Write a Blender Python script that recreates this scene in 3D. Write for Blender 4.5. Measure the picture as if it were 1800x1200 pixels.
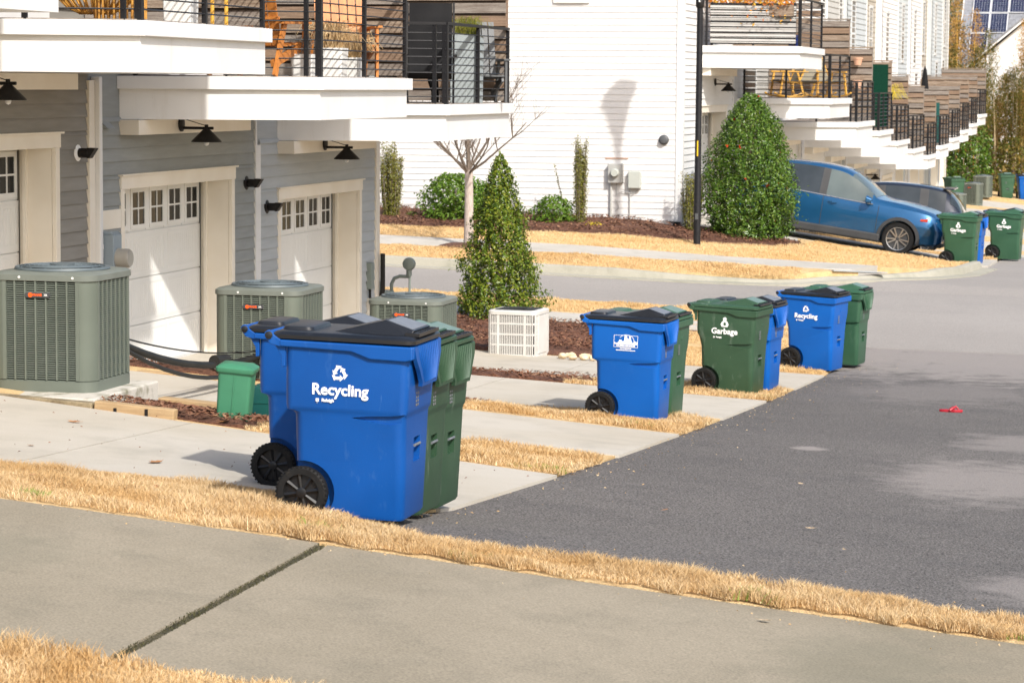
import bpy, bmesh, math, random
import numpy as np
from mathutils import Vector, Matrix
R = math.radians
random.seed(7)
for o in list(bpy.data.objects): bpy.data.objects.remove(o)
SC = bpy.context.scene
COL = SC.collection

# ---------------------------------------------------------------- camera
CAM = Vector((10.86, 0.0, 4.0))
FPX, TH, PIT, ROLL = 4707.0, math.atan(1150 / 4707.0), math.atan(450 / 4707.0), R(0.4)
fw = Vector((-math.sin(TH) * math.cos(PIT), math.cos(TH) * math.cos(PIT), -math.sin(PIT)))
r0 = Vector((math.cos(TH), math.sin(TH), 0)); u0 = r0.cross(fw)
rt = r0 * math.cos(ROLL) + u0 * math.sin(ROLL); up = u0 * math.cos(ROLL) - r0 * math.sin(ROLL)
cd = bpy.data.cameras.new('camera'); cam = bpy.data.objects.new('camera', cd); COL.objects.link(cam)
cam.matrix_world = Matrix(((rt.x, up.x, -fw.x, CAM.x), (rt.y, up.y, -fw.y, CAM.y), (rt.z, up.z, -fw.z, CAM.z), (0, 0, 0, 1)))
cd.sensor_width = 36.0; cd.lens = 36 * FPX / 1800; cd.clip_end = 3000
cd.dof.use_dof = True; cd.dof.focus_distance = 20.0; cd.dof.aperture_fstop = 9.0
SC.camera = cam
# ---------------------------------------------------------------- sky, sun, exposure
SUN = Vector((.84, -1.0, 1.10)).normalized()
w = bpy.data.worlds.new('World'); SC.world = w; w.use_nodes = True
nt = w.node_tree; bg = nt.nodes['Background']
sky = nt.nodes.new('ShaderNodeTexSky'); sky.sky_type = 'NISHITA'; sky.sun_disc = False
sky.sun_elevation = math.asin(SUN.z); sky.sun_rotation = math.atan2(SUN.x, SUN.y)
sky.air_density = 1.0; sky.dust_density = 3.0; sky.ozone_density = 1.0
nt.links.new(sky.outputs[0], bg.inputs[0]); bg.inputs[1].default_value = 0.145
sl = bpy.data.lights.new('sun', 'SUN'); sl.energy = 3.4; sl.angle = R(1.4); sl.color = (1, .962, .90)
so = bpy.data.objects.new('sun', sl); COL.objects.link(so); so.location = (30, -30, 40)
so.rotation_euler = SUN.to_track_quat('Z', 'Y').to_euler()
vs = SC.view_settings; vs.view_transform = 'Standard'; vs.look = 'None'; vs.gamma = 1; vs.exposure = 0.54
vs.use_curve_mapping = False

# ---------------------------------------------------------------- terrain (metres below the lens, by column X and row Y)
def tab(s):
    a = np.array([float(v) for v in s.split()]).reshape(-1, 2); return a[:, 0], a[:, 1]
GX = [-12, 0, 6.5, 12.7]
GT = [tab("-60 1 0 1.5 8 1.4 13.15 1.1 16 1.5 20 2 40 2.9 47 3.0 55 2.5 90 4.5 130 4"),
tab("-60 1.2 0 1.6 8 1.7 13.15 1.80 14.3 2.0 15.3 2.26 19.9 2.28 21.6 2.76 25.2 2.76 26.7 3.24 30.4 3.24 31.9 3.56 35.6 3.58 37.5 3.68 40.5 3.52 44 3.42 47.3 3.36 48 3.24 52 3.06 54.6 2.85 60.3 2.85 61.8 3.55 65.4 3.7 67 4.0 70.6 4.05 72.4 4.4 76 4.4 77.6 4.75 81 4.75 82.6 5.1 86 5.1 87.6 5.35 92 5.35 97.5 5.15 103 5 108 4.8 113 4.6 118 4.4 135 4.2"),
tab("-60 1.3 0 1.7 8 2.3 10.3 2.37 13.15 2.36 14.2 2.43 16.35 2.70 20.8 3.02 26 3.35 31.5 3.65 36 3.86 38 3.88 41 3.74 44 3.62 47.3 3.56 48 3.46 50 3.5 53 3.62 57 3.72 62 3.84 64.5 3.95 67 4.25 72 4.7 77.5 5.05 88 5.6 95 5.6 105 5.35 125 5 135 5"),
tab("-60 1.3 0 1.9 8 2.85 10.3 2.92 13.15 2.92 16 3.0 20.8 3.28 26 3.5 31.5 3.75 38 3.95 41 3.85 47.3 3.65 57 3.78 62 3.9 64.5 4 67 4.3 72 4.75 77.5 5.1 88 5.65 95 5.65 105 5.4 125 5.1 135 5.1")]
def gza(x, y):
    x = np.atleast_1d(np.asarray(x, float)); y = np.atleast_1d(np.asarray(y, float))
    v = [np.interp(y, *t) for t in GT]
    xc = np.clip(x, GX[0], GX[-1]); out = np.zeros_like(xc + y)
    for i in range(3):
        m = (xc >= GX[i]) & (xc <= GX[i + 1]); t = (xc - GX[i]) / (GX[i + 1] - GX[i])
        out = np.where(m, v[i] * (1 - t) + v[i + 1] * t, out)
    return 4 - out
def gz(x, y): return float(gza(x, y)[0])

# ---------------------------------------------------------------- materials
MATS = {}
def nodes(m): return m.node_tree.nodes, m.node_tree.links
def mat(name, col, rough=.6, col2=None, scale=3.0, detail=4, fine=0, fscale=80, bump=0, bscale=60, metal=0, spec=.4,
        island=None, stretch=None, trans=0, coat=0, contrast=(.35, .65)):
    if name in MATS: return MATS[name]
    m = bpy.data.materials.new(name); m.use_nodes = True; MATS[name] = m
    N, L = nodes(m); b = N['Principled BSDF']
    b.inputs['Roughness'].default_value = rough; b.inputs['Metallic'].default_value = metal
    b.inputs['Specular IOR Level'].default_value = spec
    if coat: b.inputs['Coat Weight'].default_value = coat; b.inputs['Coat Roughness'].default_value = .05
    g = N.new('ShaderNodeNewGeometry'); vec = g.outputs['Position']
    if stretch:
        mp = N.new('ShaderNodeMapping'); mp.inputs['Scale'].default_value = stretch
        L.new(vec, mp.inputs['Vector']); vec = mp.outputs[0]
    c1 = (*col, 1); c2 = (*(col2 or col), 1)
    if island:
        r = N.new('ShaderNodeValToRGB'); els = r.color_ramp.elements
        cols = [col] + list(island)
        els[0].position = 0; els[0].color = (*cols[0], 1); els[1].position = 1; els[1].color = (*cols[-1], 1)
        for i in range(1, len(cols) - 1):
            e = els.new(i / (len(cols) - 1)); e.color = (*cols[i], 1)
        L.new(g.outputs['Random Per Island'], r.inputs[0]); out = r.outputs[0]
        if col2:
            n = N.new('ShaderNodeTexNoise'); n.inputs['Scale'].default_value = scale; n.inputs['Detail'].default_value = detail; L.new(vec, n.inputs['Vector'])
            mr = N.new('ShaderNodeMapRange'); mr.inputs[1].default_value = contrast[0]; mr.inputs[2].default_value = contrast[1]; L.new(n.outputs[0], mr.inputs[0])
            mx = N.new('ShaderNodeMix'); mx.data_type = 'RGBA'; L.new(mr.outputs[0], mx.inputs[0]); L.new(out, mx.inputs[6]); mx.inputs[7].default_value = c2
            out = mx.outputs[2]
    else:
        n = N.new('ShaderNodeTexNoise'); n.inputs['Scale'].default_value = scale; n.inputs['Detail'].default_value = detail; L.new(vec, n.inputs['Vector'])
        mr = N.new('ShaderNodeMapRange'); mr.inputs[1].default_value = contrast[0]; mr.inputs[2].default_value = contrast[1]; L.new(n.outputs[0], mr.inputs[0])
        mx = N.new('ShaderNodeMix'); mx.data_type = 'RGBA'; L.new(mr.outputs[0], mx.inputs[0]); mx.inputs[6].default_value = c1; mx.inputs[7].default_value = c2
        out = mx.outputs[2]
    if fine:
        n2 = N.new('ShaderNodeTexNoise'); n2.inputs['Scale'].default_value = fscale; n2.inputs['Detail'].default_value = 3; L.new(vec, n2.inputs['Vector'])
        mr2 = N.new('ShaderNodeMapRange'); mr2.inputs[1].default_value = .3; mr2.inputs[2].default_value = .7
        mr2.inputs[3].default_value = 1 - fine; mr2.inputs[4].default_value = 1 + fine; L.new(n2.outputs[0], mr2.inputs[0])
        mu = N.new('ShaderNodeMix'); mu.data_type = 'RGBA'; mu.blend_type = 'MULTIPLY'; mu.inputs[0].default_value = 1
        L.new(out, mu.inputs[6]); L.new(mr2.outputs[0], mu.inputs[7]); out = mu.outputs[2]
    L.new(out, b.inputs['Base Color'])
    if bump:
        n3 = N.new('ShaderNodeTexNoise'); n3.inputs['Scale'].default_value = bscale; n3.inputs['Detail'].default_value = 5; L.new(vec, n3.inputs['Vector'])
        bp = N.new('ShaderNodeBump'); bp.inputs['Strength'].default_value = 1; bp.inputs['Distance'].default_value = bump
        L.new(n3.outputs[0], bp.inputs['Height']); L.new(bp.outputs[0], b.inputs['Normal'])
    if trans:
        t = N.new('ShaderNodeBsdfTranslucent'); L.new(out, t.inputs[0]); ms = N.new('ShaderNodeMixShader'); ms.inputs[0].default_value = trans
        L.new(b.outputs[0], ms.inputs[1]); L.new(t.outputs[0], ms.inputs[2]); L.new(ms.outputs[0], N['Material Output'].inputs[0])
    return m

def mat_stained(name, base, stain, dark, rough=.85, s1=.55, s2=2.2, grain=.10, gscale=130, bump=.0015):
    """concrete / asphalt: two layers of stains plus aggregate grain"""
    m = bpy.data.materials.new(name); m.use_nodes = True; MATS[name] = m; N, L = nodes(m); b = N['Principled BSDF']
    b.inputs['Roughness'].default_value = rough; b.inputs['Specular IOR Level'].default_value = .15
    g = N.new('ShaderNodeNewGeometry'); vec = g.outputs['Position']
    def layer(inp, colr, sc, lo, hi, amt, det=6):
        n = N.new('ShaderNodeTexNoise'); n.inputs['Scale'].default_value = sc; n.inputs['Detail'].default_value = det; n.inputs['Roughness'].default_value = .6
        L.new(vec, n.inputs['Vector']); mr = N.new('ShaderNodeMapRange'); mr.inputs[1].default_value = lo; mr.inputs[2].default_value = hi; mr.inputs[4].default_value = amt
        L.new(n.outputs[0], mr.inputs[0]); mx = N.new('ShaderNodeMix'); mx.data_type = 'RGBA'; L.new(mr.outputs[0], mx.inputs[0])
        if isinstance(inp, tuple): mx.inputs[6].default_value = (*inp, 1)
        else: L.new(inp, mx.inputs[6])
        mx.inputs[7].default_value = (*colr, 1); return mx.outputs[2]
    o = layer(base, stain, s1, .42, .68, .9); o = layer(o, dark, s2, .5, .75, .6)
    n2 = N.new('ShaderNodeTexNoise'); n2.inputs['Scale'].default_value = gscale; n2.inputs['Detail'].default_value = 2; L.new(vec, n2.inputs['Vector'])
    mr2 = N.new('ShaderNodeMapRange'); mr2.inputs[1].default_value = .3; mr2.inputs[2].default_value = .7; mr2.inputs[3].default_value = 1 - grain; mr2.inputs[4].default_value = 1 + grain
    L.new(n2.outputs[0], mr2.inputs[0]); mu = N.new('ShaderNodeMix'); mu.data_type = 'RGBA'; mu.blend_type = 'MULTIPLY'; mu.inputs[0].default_value = 1
    L.new(o, mu.inputs[6]); L.new(mr2.outputs[0], mu.inputs[7]); L.new(mu.outputs[2], b.inputs['Base Color'])
    bp = N.new('ShaderNodeBump'); bp.inputs['Distance'].default_value = bump; L.new(n2.outputs[0], bp.inputs['Height']); L.new(bp.outputs[0], b.inputs['Normal'])
    return m

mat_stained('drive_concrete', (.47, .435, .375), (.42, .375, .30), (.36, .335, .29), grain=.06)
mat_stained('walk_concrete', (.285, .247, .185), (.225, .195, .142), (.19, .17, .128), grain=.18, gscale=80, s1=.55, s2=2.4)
mat_stained('far_concrete', (.47, .44, .39), (.41, .385, .335), (.35, .325, .28), grain=.06)
mat_stained('asphalt', (.122, .113, .106), (.150, .138, .128), (.094, .089, .086), s1=.22, s2=.9, grain=.8, gscale=70, bump=.008)
mat_stained('street_asphalt', (.285, .262, .24), (.33, .305, .28), (.24, .222, .205), s1=.2, s2=.8, grain=.2, gscale=60, bump=.004)
mat_stained('kerb_concrete', (.37, .35, .29), (.31, .30, .24), (.22, .22, .17), grain=.1, s1=.8, s2=3)
mat_stained('patch_concrete', (.30, .275, .255), (.26, .24, .225), (.22, .205, .195), grain=.2, s1=1, s2=4)
mat('soil', (.085, .07, .04), .95, (.05, .045, .025), scale=9, fine=.3, fscale=60, bump=.01, bscale=40)
mat('straw_ground', (.60, .43, .22), .95, (.50, .34, .16), scale=6, fine=.25, fscale=70, bump=.012, bscale=60)
mat('mulch', (.14, .062, .036), .95, (.085, .038, .024), scale=14, fine=.4, fscale=55, bump=.03, bscale=28)
mat('mulch_chip', (.14, .06, .034), .95, island=[(.22, .10, .055), (.10, .042, .026), (.33, .18, .10)])
mat('straw', (.64, .45, .22), .75, island=[(.74, .57, .33), (.53, .34, .15), (.80, .65, .42), (.68, .50, .27), (.38, .22, .09)], col2=(.50, .30, .11), scale=1.6, trans=.25, contrast=(.45, .75))
mat('straw_far', (.69, .50, .255), .85, island=[(.75, .57, .33), (.62, .42, .19), (.73, .54, .30)], col2=(.56, .36, .14), scale=.8, trans=.2, contrast=(.5, .8))
mat('moss', (.045, .045, .018), .95, island=[(.07, .065, .025), (.03, .03, .014)])
mat('green_blade', (.16, .24, .04), .7, island=[(.25, .33, .06), (.35, .37, .10)], trans=.3)
mat('leaf_holly', (.035, .080, .012), .26, island=[(.065, .14, .016), (.10, .19, .024), (.15, .22, .03), (.05, .11, .012)], trans=.2, spec=.35)
mat('leaf_cone', (.04, .085, .010), .28, island=[(.085, .15, .014), (.15, .21, .02), (.26, .28, .03), (.055, .11, .010)], trans=.22, spec=.35)
mat('leaf_column', (.12, .135, .018), .45, island=[(.20, .19, .025), (.24, .22, .03), (.09, .11, .014), (.17, .18, .02)], trans=.2)
mat('leaf_round', (.05, .12, .012), .4, island=[(.10, .19, .018), (.17, .27, .03), (.065, .13, .012)], trans=.25, spec=.3)
mat('leaf_bamboo', (.08, .11, .02), .85, spec=.12, island=[(.16, .17, .04), (.30, .20, .06), (.07, .10, .02), (.40, .27, .10)], trans=.3)
mat('leaf_gold', (.50, .28, .07), .85, spec=.12, island=[(.68, .44, .16), (.42, .22, .05), (.60, .40, .16)], trans=.3)
mat('leaf_brown', (.22, .13, .06), .9, spec=.12, island=[(.30, .19, .09), (.14, .08, .04), (.12, .15, .05)], trans=.2)
mat('leaf_red', (.55, .12, .02), .6, island=[(.72, .28, .03), (.65, .42, .04), (.40, .08, .02)], trans=.3)
mat('leaf_yellow', (.72, .55, .02), .6, island=[(.80, .66, .05), (.55, .45, .04)], trans=.3)
mat('dead_leaf', (.42, .19, .06), .7, (.30, .15, .07), scale=40)
mat('pale_leaf', (.52, .40, .26), .7, (.40, .29, .17), scale=40)
mat('bark', (.30, .235, .19), .9, (.20, .15, .12), scale=12, stretch=(6, 6, 1), bump=.006, bscale=20)
mat('bark_pale', (.50, .43, .38), .9, (.36, .30, .26), scale=10, stretch=(6, 6, 1), bump=.003, bscale=20)
mat('twig', (.19, .15, .12), .9, (.14, .11, .085))
mat('culm_gold', (.72, .42, .06), .5, (.62, .34, .05), scale=2)
mat('culm_tan', (.48, .37, .22), .6, (.36, .29, .17), scale=2)
mat('white_trim', (.70, .70, .69), .5, (.665, .66, .645), scale=2.2, bump=.0006, bscale=30)
mat('white_siding', (.69, .685, .675), .6, (.66, .652, .638), scale=1.5, bump=.0008, bscale=60, stretch=(1, 1, 8))
mat('cream_trim', (.76, .71, .62), .5, (.71, .65, .55), scale=2)
mat('door_white', (.73, .73, .71), .5, (.695, .69, .665), scale=1.6)
mat('siding_taupe', (.24, .228, .205), .65, (.21, .198, .176), scale=2, bump=.0008, bscale=60, stretch=(1, 1, 8))
mat('siding_blue', (.275, .29, .285), .65, (.245, .258, .252), scale=2, bump=.0008, bscale=60, stretch=(1, 1, 8))
mat('siding_pale', (.40, .42, .425), .65, (.365, .385, .39), scale=2, bump=.0008, bscale=60, stretch=(1, 1, 8))
mat('siding_beige', (.40, .36, .30), .65, (.36, .32, .26), scale=2)
mat('siding_bluewhite', (.47, .50, .51), .65, (.43, .46, .47), scale=2)
mat('siding_lightgray', (.46, .455, .43), .65, (.42, .415, .39), scale=2)
mat('window_glass', (.012, .014, .015), .12, (.02, .022, .024), scale=1.5, spec=.15)
mat('black_metal', (.010, .009, .009), .5, (.015, .013, .012), scale=20, spec=.25)
mat('black_rail', (.010, .010, .012), .5, (.015, .015, .017), scale=8, spec=.25)
mat('cable_steel', (.016, .016, .018), .45, (.022, .022, .024), spec=.3)
mat('old_wood', (.17, .12, .085), .85, (.29, .23, .175), scale=3.5, stretch=(1, 6, 14), fine=.25, fscale=30, bump=.003, bscale=14)
mat('old_wood_b', (.25, .17, .115), .85, (.17, .115, .08), scale=3, stretch=(1, 6, 14), fine=.25, fscale=30, bump=.003, bscale=14)
mat('old_wood_c', (.26, .23, .20), .85, (.16, .13, .11), scale=3, stretch=(1, 6, 14), fine=.25, fscale=30, bump=.003, bscale=14)
mat('orange_wood', (.52, .20, .045), .5, (.40, .14, .03), scale=6, stretch=(4, 4, 1), bump=.001, bscale=20)
mat('rattan', (.55, .28, .05), .55, (.42, .19, .03), scale=12)
mat('timber', (.42, .295, .16), .85, (.33, .225, .12), scale=4, stretch=(1, 5, 9), fine=.12, fscale=60, bump=.002, bscale=25)
mat('timber_dark', (.16, .125, .075), .9, (.26, .21, .13), scale=6, fine=.2, fscale=50, bump=.003, bscale=25)
mat('pad_concrete', (.50, .47, .41), .9, (.20, .19, .13), scale=7, fine=.1, fscale=80, bump=.002, contrast=(.5, .7))
mat('ac_gray', (.135, .155, .128), .5, (.122, .14, .115), scale=3, metal=.1)
mat('ac_post', (.125, .145, .118), .45, (.112, .13, .105), scale=3, metal=.1)
mat('ac_top', (.15, .165, .145), .5, (.13, .145, .125), scale=4)
mat('ac_fan', (.10, .125, .135), .5, (.085, .105, .115))
mat('ac_core', (.012, .013, .012), .9, (.03, .032, .03))
mat('ac_white', (.60, .59, .56), .5, (.55, .53, .50), scale=4)
mat('ac_coil', (.05, .06, .06), .6, (.04, .045, .045))
mat('badge', (.045, .048, .05), .5, (.05, .05, .055))
mat('orange_ink', (.85, .10, .01), .5)
mat('white_ink', (.86, .86, .86), .5)
mat('silver_ink', (.62, .62, .60), .35)
mat('cart_blue', (.001, .072, .31), .48, (.001, .062, .27), scale=2.5, bump=.0006, bscale=160, spec=.32)
mat('cart_blue_light', (.001, .098, .41), .45, (.001, .086, .37), scale=2.5, bump=.0006, bscale=160, spec=.32)
mat('cart_green', (.022, .060, .030), .5, (.030, .075, .040), scale=2.5, bump=.0006, bscale=160, spec=.45)
mat('cart_green_light', (.024, .080, .042), .45, (.030, .092, .05), scale=3, bump=.0006, bscale=160, spec=.45)
mat('lid_black', (.007, .008, .010), .36, (.011, .012, .015), scale=4, spec=.55, bump=.0006, bscale=160)
mat('lid_label_glare', (.17, .18, .20), .4, (.13, .14, .155), scale=20)  # label grey with the sky reflection put into its colour
mat('lid_label_glare_green', (.14, .21, .17), .4, (.11, .17, .14), scale=20)
mat('rubber', (.007, .007, .007), .7, (.011, .011, .011), spec=.25, scale=20, bump=.001, bscale=80)
mat('wheel_plastic', (.007, .007, .008), .4, (.011, .011, .012), spec=.4)
mat('box_green', (.045, .19, .105), .5, (.038, .16, .088), scale=4)
mat('box_teal', (.006, .075, .065), .45, (.005, .06, .055), scale=4)
mat('meter_gray', (.27, .33, .38), .45, (.24, .30, .34), metal=.2)
mat('meter_pale', (.36, .35, .31), .4, (.30, .29, .26))
mat('util_gray', (.40, .40, .385), .5, (.36, .36, .34))
mat('util_pale', (.46, .48, .44), .5, (.42, .44, .40))
mat('gas_gray', (.20, .235, .215), .5, (.17, .20, .18))
mat('hose_black', (.010, .010, .009), .55, (.018, .017, .015), spec=.3)
mat('stone', (.58, .42, .24), .9, (.68, .56, .40), scale=9, bump=.004, bscale=30)
mat('ledge_stone', (.34, .28, .22), .9, (.24, .20, .15), scale=6, fine=.15, fscale=40, bump=.004, bscale=20)
mat('yellow_paint', (.80, .50, .02), .5)
mat('red_rubber', (.42, .015, .03), .5, (.35, .012, .025))
mat('pot_white', (.72, .72, .70), .5, (.66, .66, .64))
mat('pot_gray', (.34, .38, .39), .6, (.30, .34, .35))
mat('pot_terra', (.62, .36, .24), .7, (.55, .32, .21))
mat('pot_orange', (.70, .22, .03), .5, (.60, .18, .03))
mat('pot_blue', (.012, .03, .16), .3, (.015, .035, .19))
mat('fabric_black', (.008, .008, .009), .85, (.014, .014, .015), spec=.2)
mat('plastic_gray', (.075, .08, .085), .5, (.09, .095, .10))
mat('sling', (.20, .18, .13), .8, (.24, .215, .16))
mat('yellow_wood', (.62, .34, .06), .5, (.52, .27, .04))
mat('turf_green', (.004, .030, .018), .95, (.006, .042, .025), spec=.1, scale=30, bump=.01, bscale=60)
mat('panel_gray', (.46, .455, .44), .6, (.42, .41, .395))
mat('car_blue', (.016, .105, .245), .26, (.014, .096, .225), metal=.5, coat=.8)
mat('car_gray', (.022, .028, .042), .26, (.02, .025, .038), metal=.35, coat=.8)
mat('car_clad', (.035, .036, .038), .6, (.045, .046, .048))
mat('car_glass', (.02, .026, .028), .04, (.03, .037, .04), spec=.8)
mat('car_glass_clear', (.10, .125, .12), .05, (.06, .08, .08), spec=.8, scale=1.2)
mat('chrome', (.62, .62, .62), .15, metal=1.0)
mat('alloy', (.52, .51, .50), .28, (.46, .45, .44), metal=.9)
mat('tail_red', (.32, .01, .012), .2)
mat('head_lamp', (.50, .50, .50), .1, spec=.8)
mat('marker_red', (.55, .05, .02), .2)
mat('shingle', (.26, .265, .28), .95, (.20, .205, .22), scale=5, fine=.25, fscale=12)
mat('gap_shade', (.035, .026, .02), .95, (.05, .036, .028), scale=6, spec=.1)  # dark brown standing for the shade in the slat gaps
mat('far_trim', (.56, .56, .55), .6, (.52, .52, .51))
mat('solar_cell', (.012, .018, .05), .15, (.02, .025, .06), scale=4, spec=.7)
mat('plate_steel', (.38, .40, .41), .45, (.33, .35, .36), metal=.4)

# ---------------------------------------------------------------- mesh helpers
class MB:
    def __init__(s): s.v = []; s.f = []
    def add(s, vs, fs):
        b = len(s.v); s.v += [tuple(q) for q in vs]; s.f += [tuple(i + b for i in f) for f in fs]; return s
    def box(s, x0, x1, y0, y1, z0, z1):
        return s.add([(x0, y0, z0), (x1, y0, z0), (x1, y1, z0), (x0, y1, z0), (x0, y0, z1), (x1, y0, z1), (x1, y1, z1), (x0, y1, z1)],
                     [(3, 2, 1, 0), (4, 5, 6, 7), (0, 1, 5, 4), (1, 2, 6, 5), (2, 3, 7, 6), (3, 0, 4, 7)])
    def beam(s, a, b, w, h, upv=(0, 0, 1)):
        a = Vector(a); b = Vector(b); d = (b - a).normalized(); u = Vector(upv); r = d.cross(u)
        if r.length < 1e-5: r = d.cross(Vector((0, 1, 0)))
        r.normalize(); u = r.cross(d)
        q = []
        for p in (a, b):
            for sx, sz in ((-1, -1), (1, -1), (1, 1), (-1, 1)): q.append(p + r * (sx * w / 2) + u * (sz * h / 2))
        return s.add(q, [(3, 2, 1, 0), (4, 5, 6, 7), (0, 1, 5, 4), (1, 2, 6, 5), (2, 3, 7, 6), (3, 0, 4, 7)])
    def prism(s, poly, lo, hi, plane='xy', poly2=None):
        n = len(poly); p2 = poly2 or poly
        f3 = {'xy': lambda p, h: (p[0], p[1], h), 'xz': lambda p, h: (p[0], h, p[1]), 'yz': lambda p, h: (h, p[0], p[1])}[plane]
        vs_ = [f3(p, lo) for p in poly] + [f3(p, hi) for p in p2]
        return s.add(vs_, [tuple(range(n))[::-1], tuple(range(n, 2 * n))] + [(i, (i + 1) % n, n + (i + 1) % n, n + i) for i in range(n)])
    def tube(s, pts, r, n=8, caps=True):
        pts = [Vector(p) for p in pts]; rs = r if isinstance(r, (list, tuple)) else [r] * len(pts)
        vs_, fs = [], []; ref = None
        for i, p in enumerate(pts):
            d = (pts[min(i + 1, len(pts) - 1)] - pts[max(i - 1, 0)]).normalized()
            if ref is None: ref = d.cross(Vector((0, 0, 1)) if abs(d.z) < .9 else Vector((1, 0, 0)))
            a = (ref - d * ref.dot(d)).normalized(); ref = a; c = d.cross(a)
            for k in range(n):
                t = 2 * math.pi * k / n; vs_.append(p + (a * math.cos(t) + c * math.sin(t)) * rs[i])
        for i in range(len(pts) - 1):
            for k in range(n): fs.append((i * n + k, i * n + (k + 1) % n, (i + 1) * n + (k + 1) % n, (i + 1) * n + k))
        if caps: fs += [tuple(range(n))[::-1], tuple(range((len(pts) - 1) * n, len(pts) * n))]
        return s.add(vs_, fs)
    def lathe(s, prof, c=(0, 0, 0), axis='z', n=24, closed=False):
        c = Vector(c); vs_, fs = [], []
        for r, h in prof:
            for k in range(n):
                t = 2 * math.pi * k / n; a, b = r * math.cos(t), r * math.sin(t)
                vs_.append(c + Vector({'z': (a, b, h), 'y': (a, h, b), 'x': (h, a, b)}[axis]))
        m = len(prof)
        for i in range(m - 1 + (1 if closed else 0)):
            j = (i + 1) % m
            for k in range(n): fs.append((i * n + k, i * n + (k + 1) % n, j * n + (k + 1) % n, j * n + k))
        if not closed: fs += [tuple(range(n))[::-1], tuple(range((m - 1) * n, m * n))]
        return s.add(vs_, fs)
    def loft(s, rings, caps=True, closed=True):
        n = len(rings[0]); vs_ = [p for r in rings for p in r]; fs = []
        for i in range(len(rings) - 1):
            for k in range(n if closed else n - 1): fs.append((i * n + k, i * n + (k + 1) % n, (i + 1) * n + (k + 1) % n, (i + 1) * n + k))
        if caps: fs += [tuple(range(n))[::-1], tuple(range((len(rings) - 1) * n, len(rings) * n))]
        return s.add(vs_, fs)
    def mesh(s, name, smooth=False, fix=True):
        me = bpy.data.meshes.new(name); me.from_pydata(s.v, [], s.f)
        if fix:
            bm = bmesh.new(); bm.from_mesh(me); bmesh.ops.recalc_face_normals(bm, faces=bm.faces); bm.to_mesh(me); bm.free()
        if smooth: me.shade_smooth(); me.set_sharp_from_angle(angle=R(38))
        return me
    def build(s, name, m, parent=None, smooth=False, bevel=0, fix=True):
        return link(name, s.mesh(name, smooth, fix), m, parent, bevel)
PINV = {}
def link(name, me, m, parent=None, bevel=0, loc=None, rot=None, scale=None):
    o = bpy.data.objects.new(name, me); COL.objects.link(o)
    if m is not None and len(me.materials) == 0: me.materials.append(MATS[m] if isinstance(m, str) else m)
    if parent is not None:
        o.parent = parent
        if parent.name in PINV: o.matrix_parent_inverse = PINV[parent.name]
    if bevel:
        b = o.modifiers.new('bevel', 'BEVEL'); b.width = bevel; b.segments = 2; b.limit_method = 'ANGLE'; b.angle_limit = R(40)
    if loc is not None: o.location = loc
    if rot is not None: o.rotation_euler = rot
    if scale is not None: o.scale = scale
    return o
def tag(o, label, cat, group=None):
    o['label'] = label; o['category'] = cat
    if group: o['group'] = group
    return o
def struct(o): o['kind'] = 'structure'; return o
def thing(name, label, cat, loc=(0, 0, 0), rz=0, group=None, world=False):
    """an Empty at the base of a thing; world=True: its parts are given in world coordinates"""
    o = bpy.data.objects.new(name, None); COL.objects.link(o); o.location = loc; o.rotation_euler = (0, 0, rz); o.empty_display_size = .2
    if world: PINV[o.name] = Matrix.Translation(Vector(loc)).inverted()
    return tag(o, label, cat, group)
def dup(root, loc=None, rot=None, label=None, group=None):
    def cp(o, parent):
        c = o.copy(); COL.objects.link(c)
        if parent is not None: c.parent = parent
        for ch in list(o.children): cp(ch, c)
        return c
    c = cp(root, None)
    if loc is not None: c.location = loc
    if rot is not None: c.rotation_euler = rot
    if label: c['label'] = label
    if group: c['group'] = group
    return c
def text_mesh(name, body, size, offset=0.0, depth=.0006, align='CENTER'):
    cu = bpy.data.curves.new(name, 'FONT'); cu.body = body; cu.size = size; cu.align_x = align; cu.align_y = 'CENTER'
    cu.offset = offset; cu.extrude = depth; cu.resolution_u = 3
    o = bpy.data.objects.new(name, cu); COL.objects.link(o); dg = bpy.context.evaluated_depsgraph_get()
    me = bpy.data.meshes.new_from_object(o.evaluated_get(dg)); bpy.data.objects.remove(o); bpy.data.curves.remove(cu); me.name = name
    return me
def bool_cut(mb, cutters, name):
    """mesh of mb minus the cutter MBs"""
    a = mb.build(name, None); cs = []
    for c in cutters:
        o = c.build('cutter', None); cs.append(o); md = a.modifiers.new('b', 'BOOLEAN'); md.object = o; md.operation = 'DIFFERENCE'; md.solver = 'EXACT'
    dg = bpy.context.evaluated_depsgraph_get(); me = bpy.data.meshes.new_from_object(a.evaluated_get(dg))
    for o in [a] + cs: bpy.data.objects.remove(o)
    me.name = name; return me
def soup(name, V, F, m, parent=None, smooth=False):
    """fast mesh from numpy arrays: V (n,3), F (k,3 or 4)"""
    me = bpy.data.meshes.new(name); n, k = len(F), F.shape[1]
    me.vertices.add(len(V)); me.vertices.foreach_set('co', V.astype(np.float32).ravel())
    me.loops.add(n * k); me.loops.foreach_set('vertex_index', F.astype(np.int32).ravel())
    me.polygons.add(n); me.polygons.foreach_set('loop_start', np.arange(0, n * k, k, dtype=np.int32))
    me.update(calc_edges=True)
    return link(name, me, m, parent)

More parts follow.
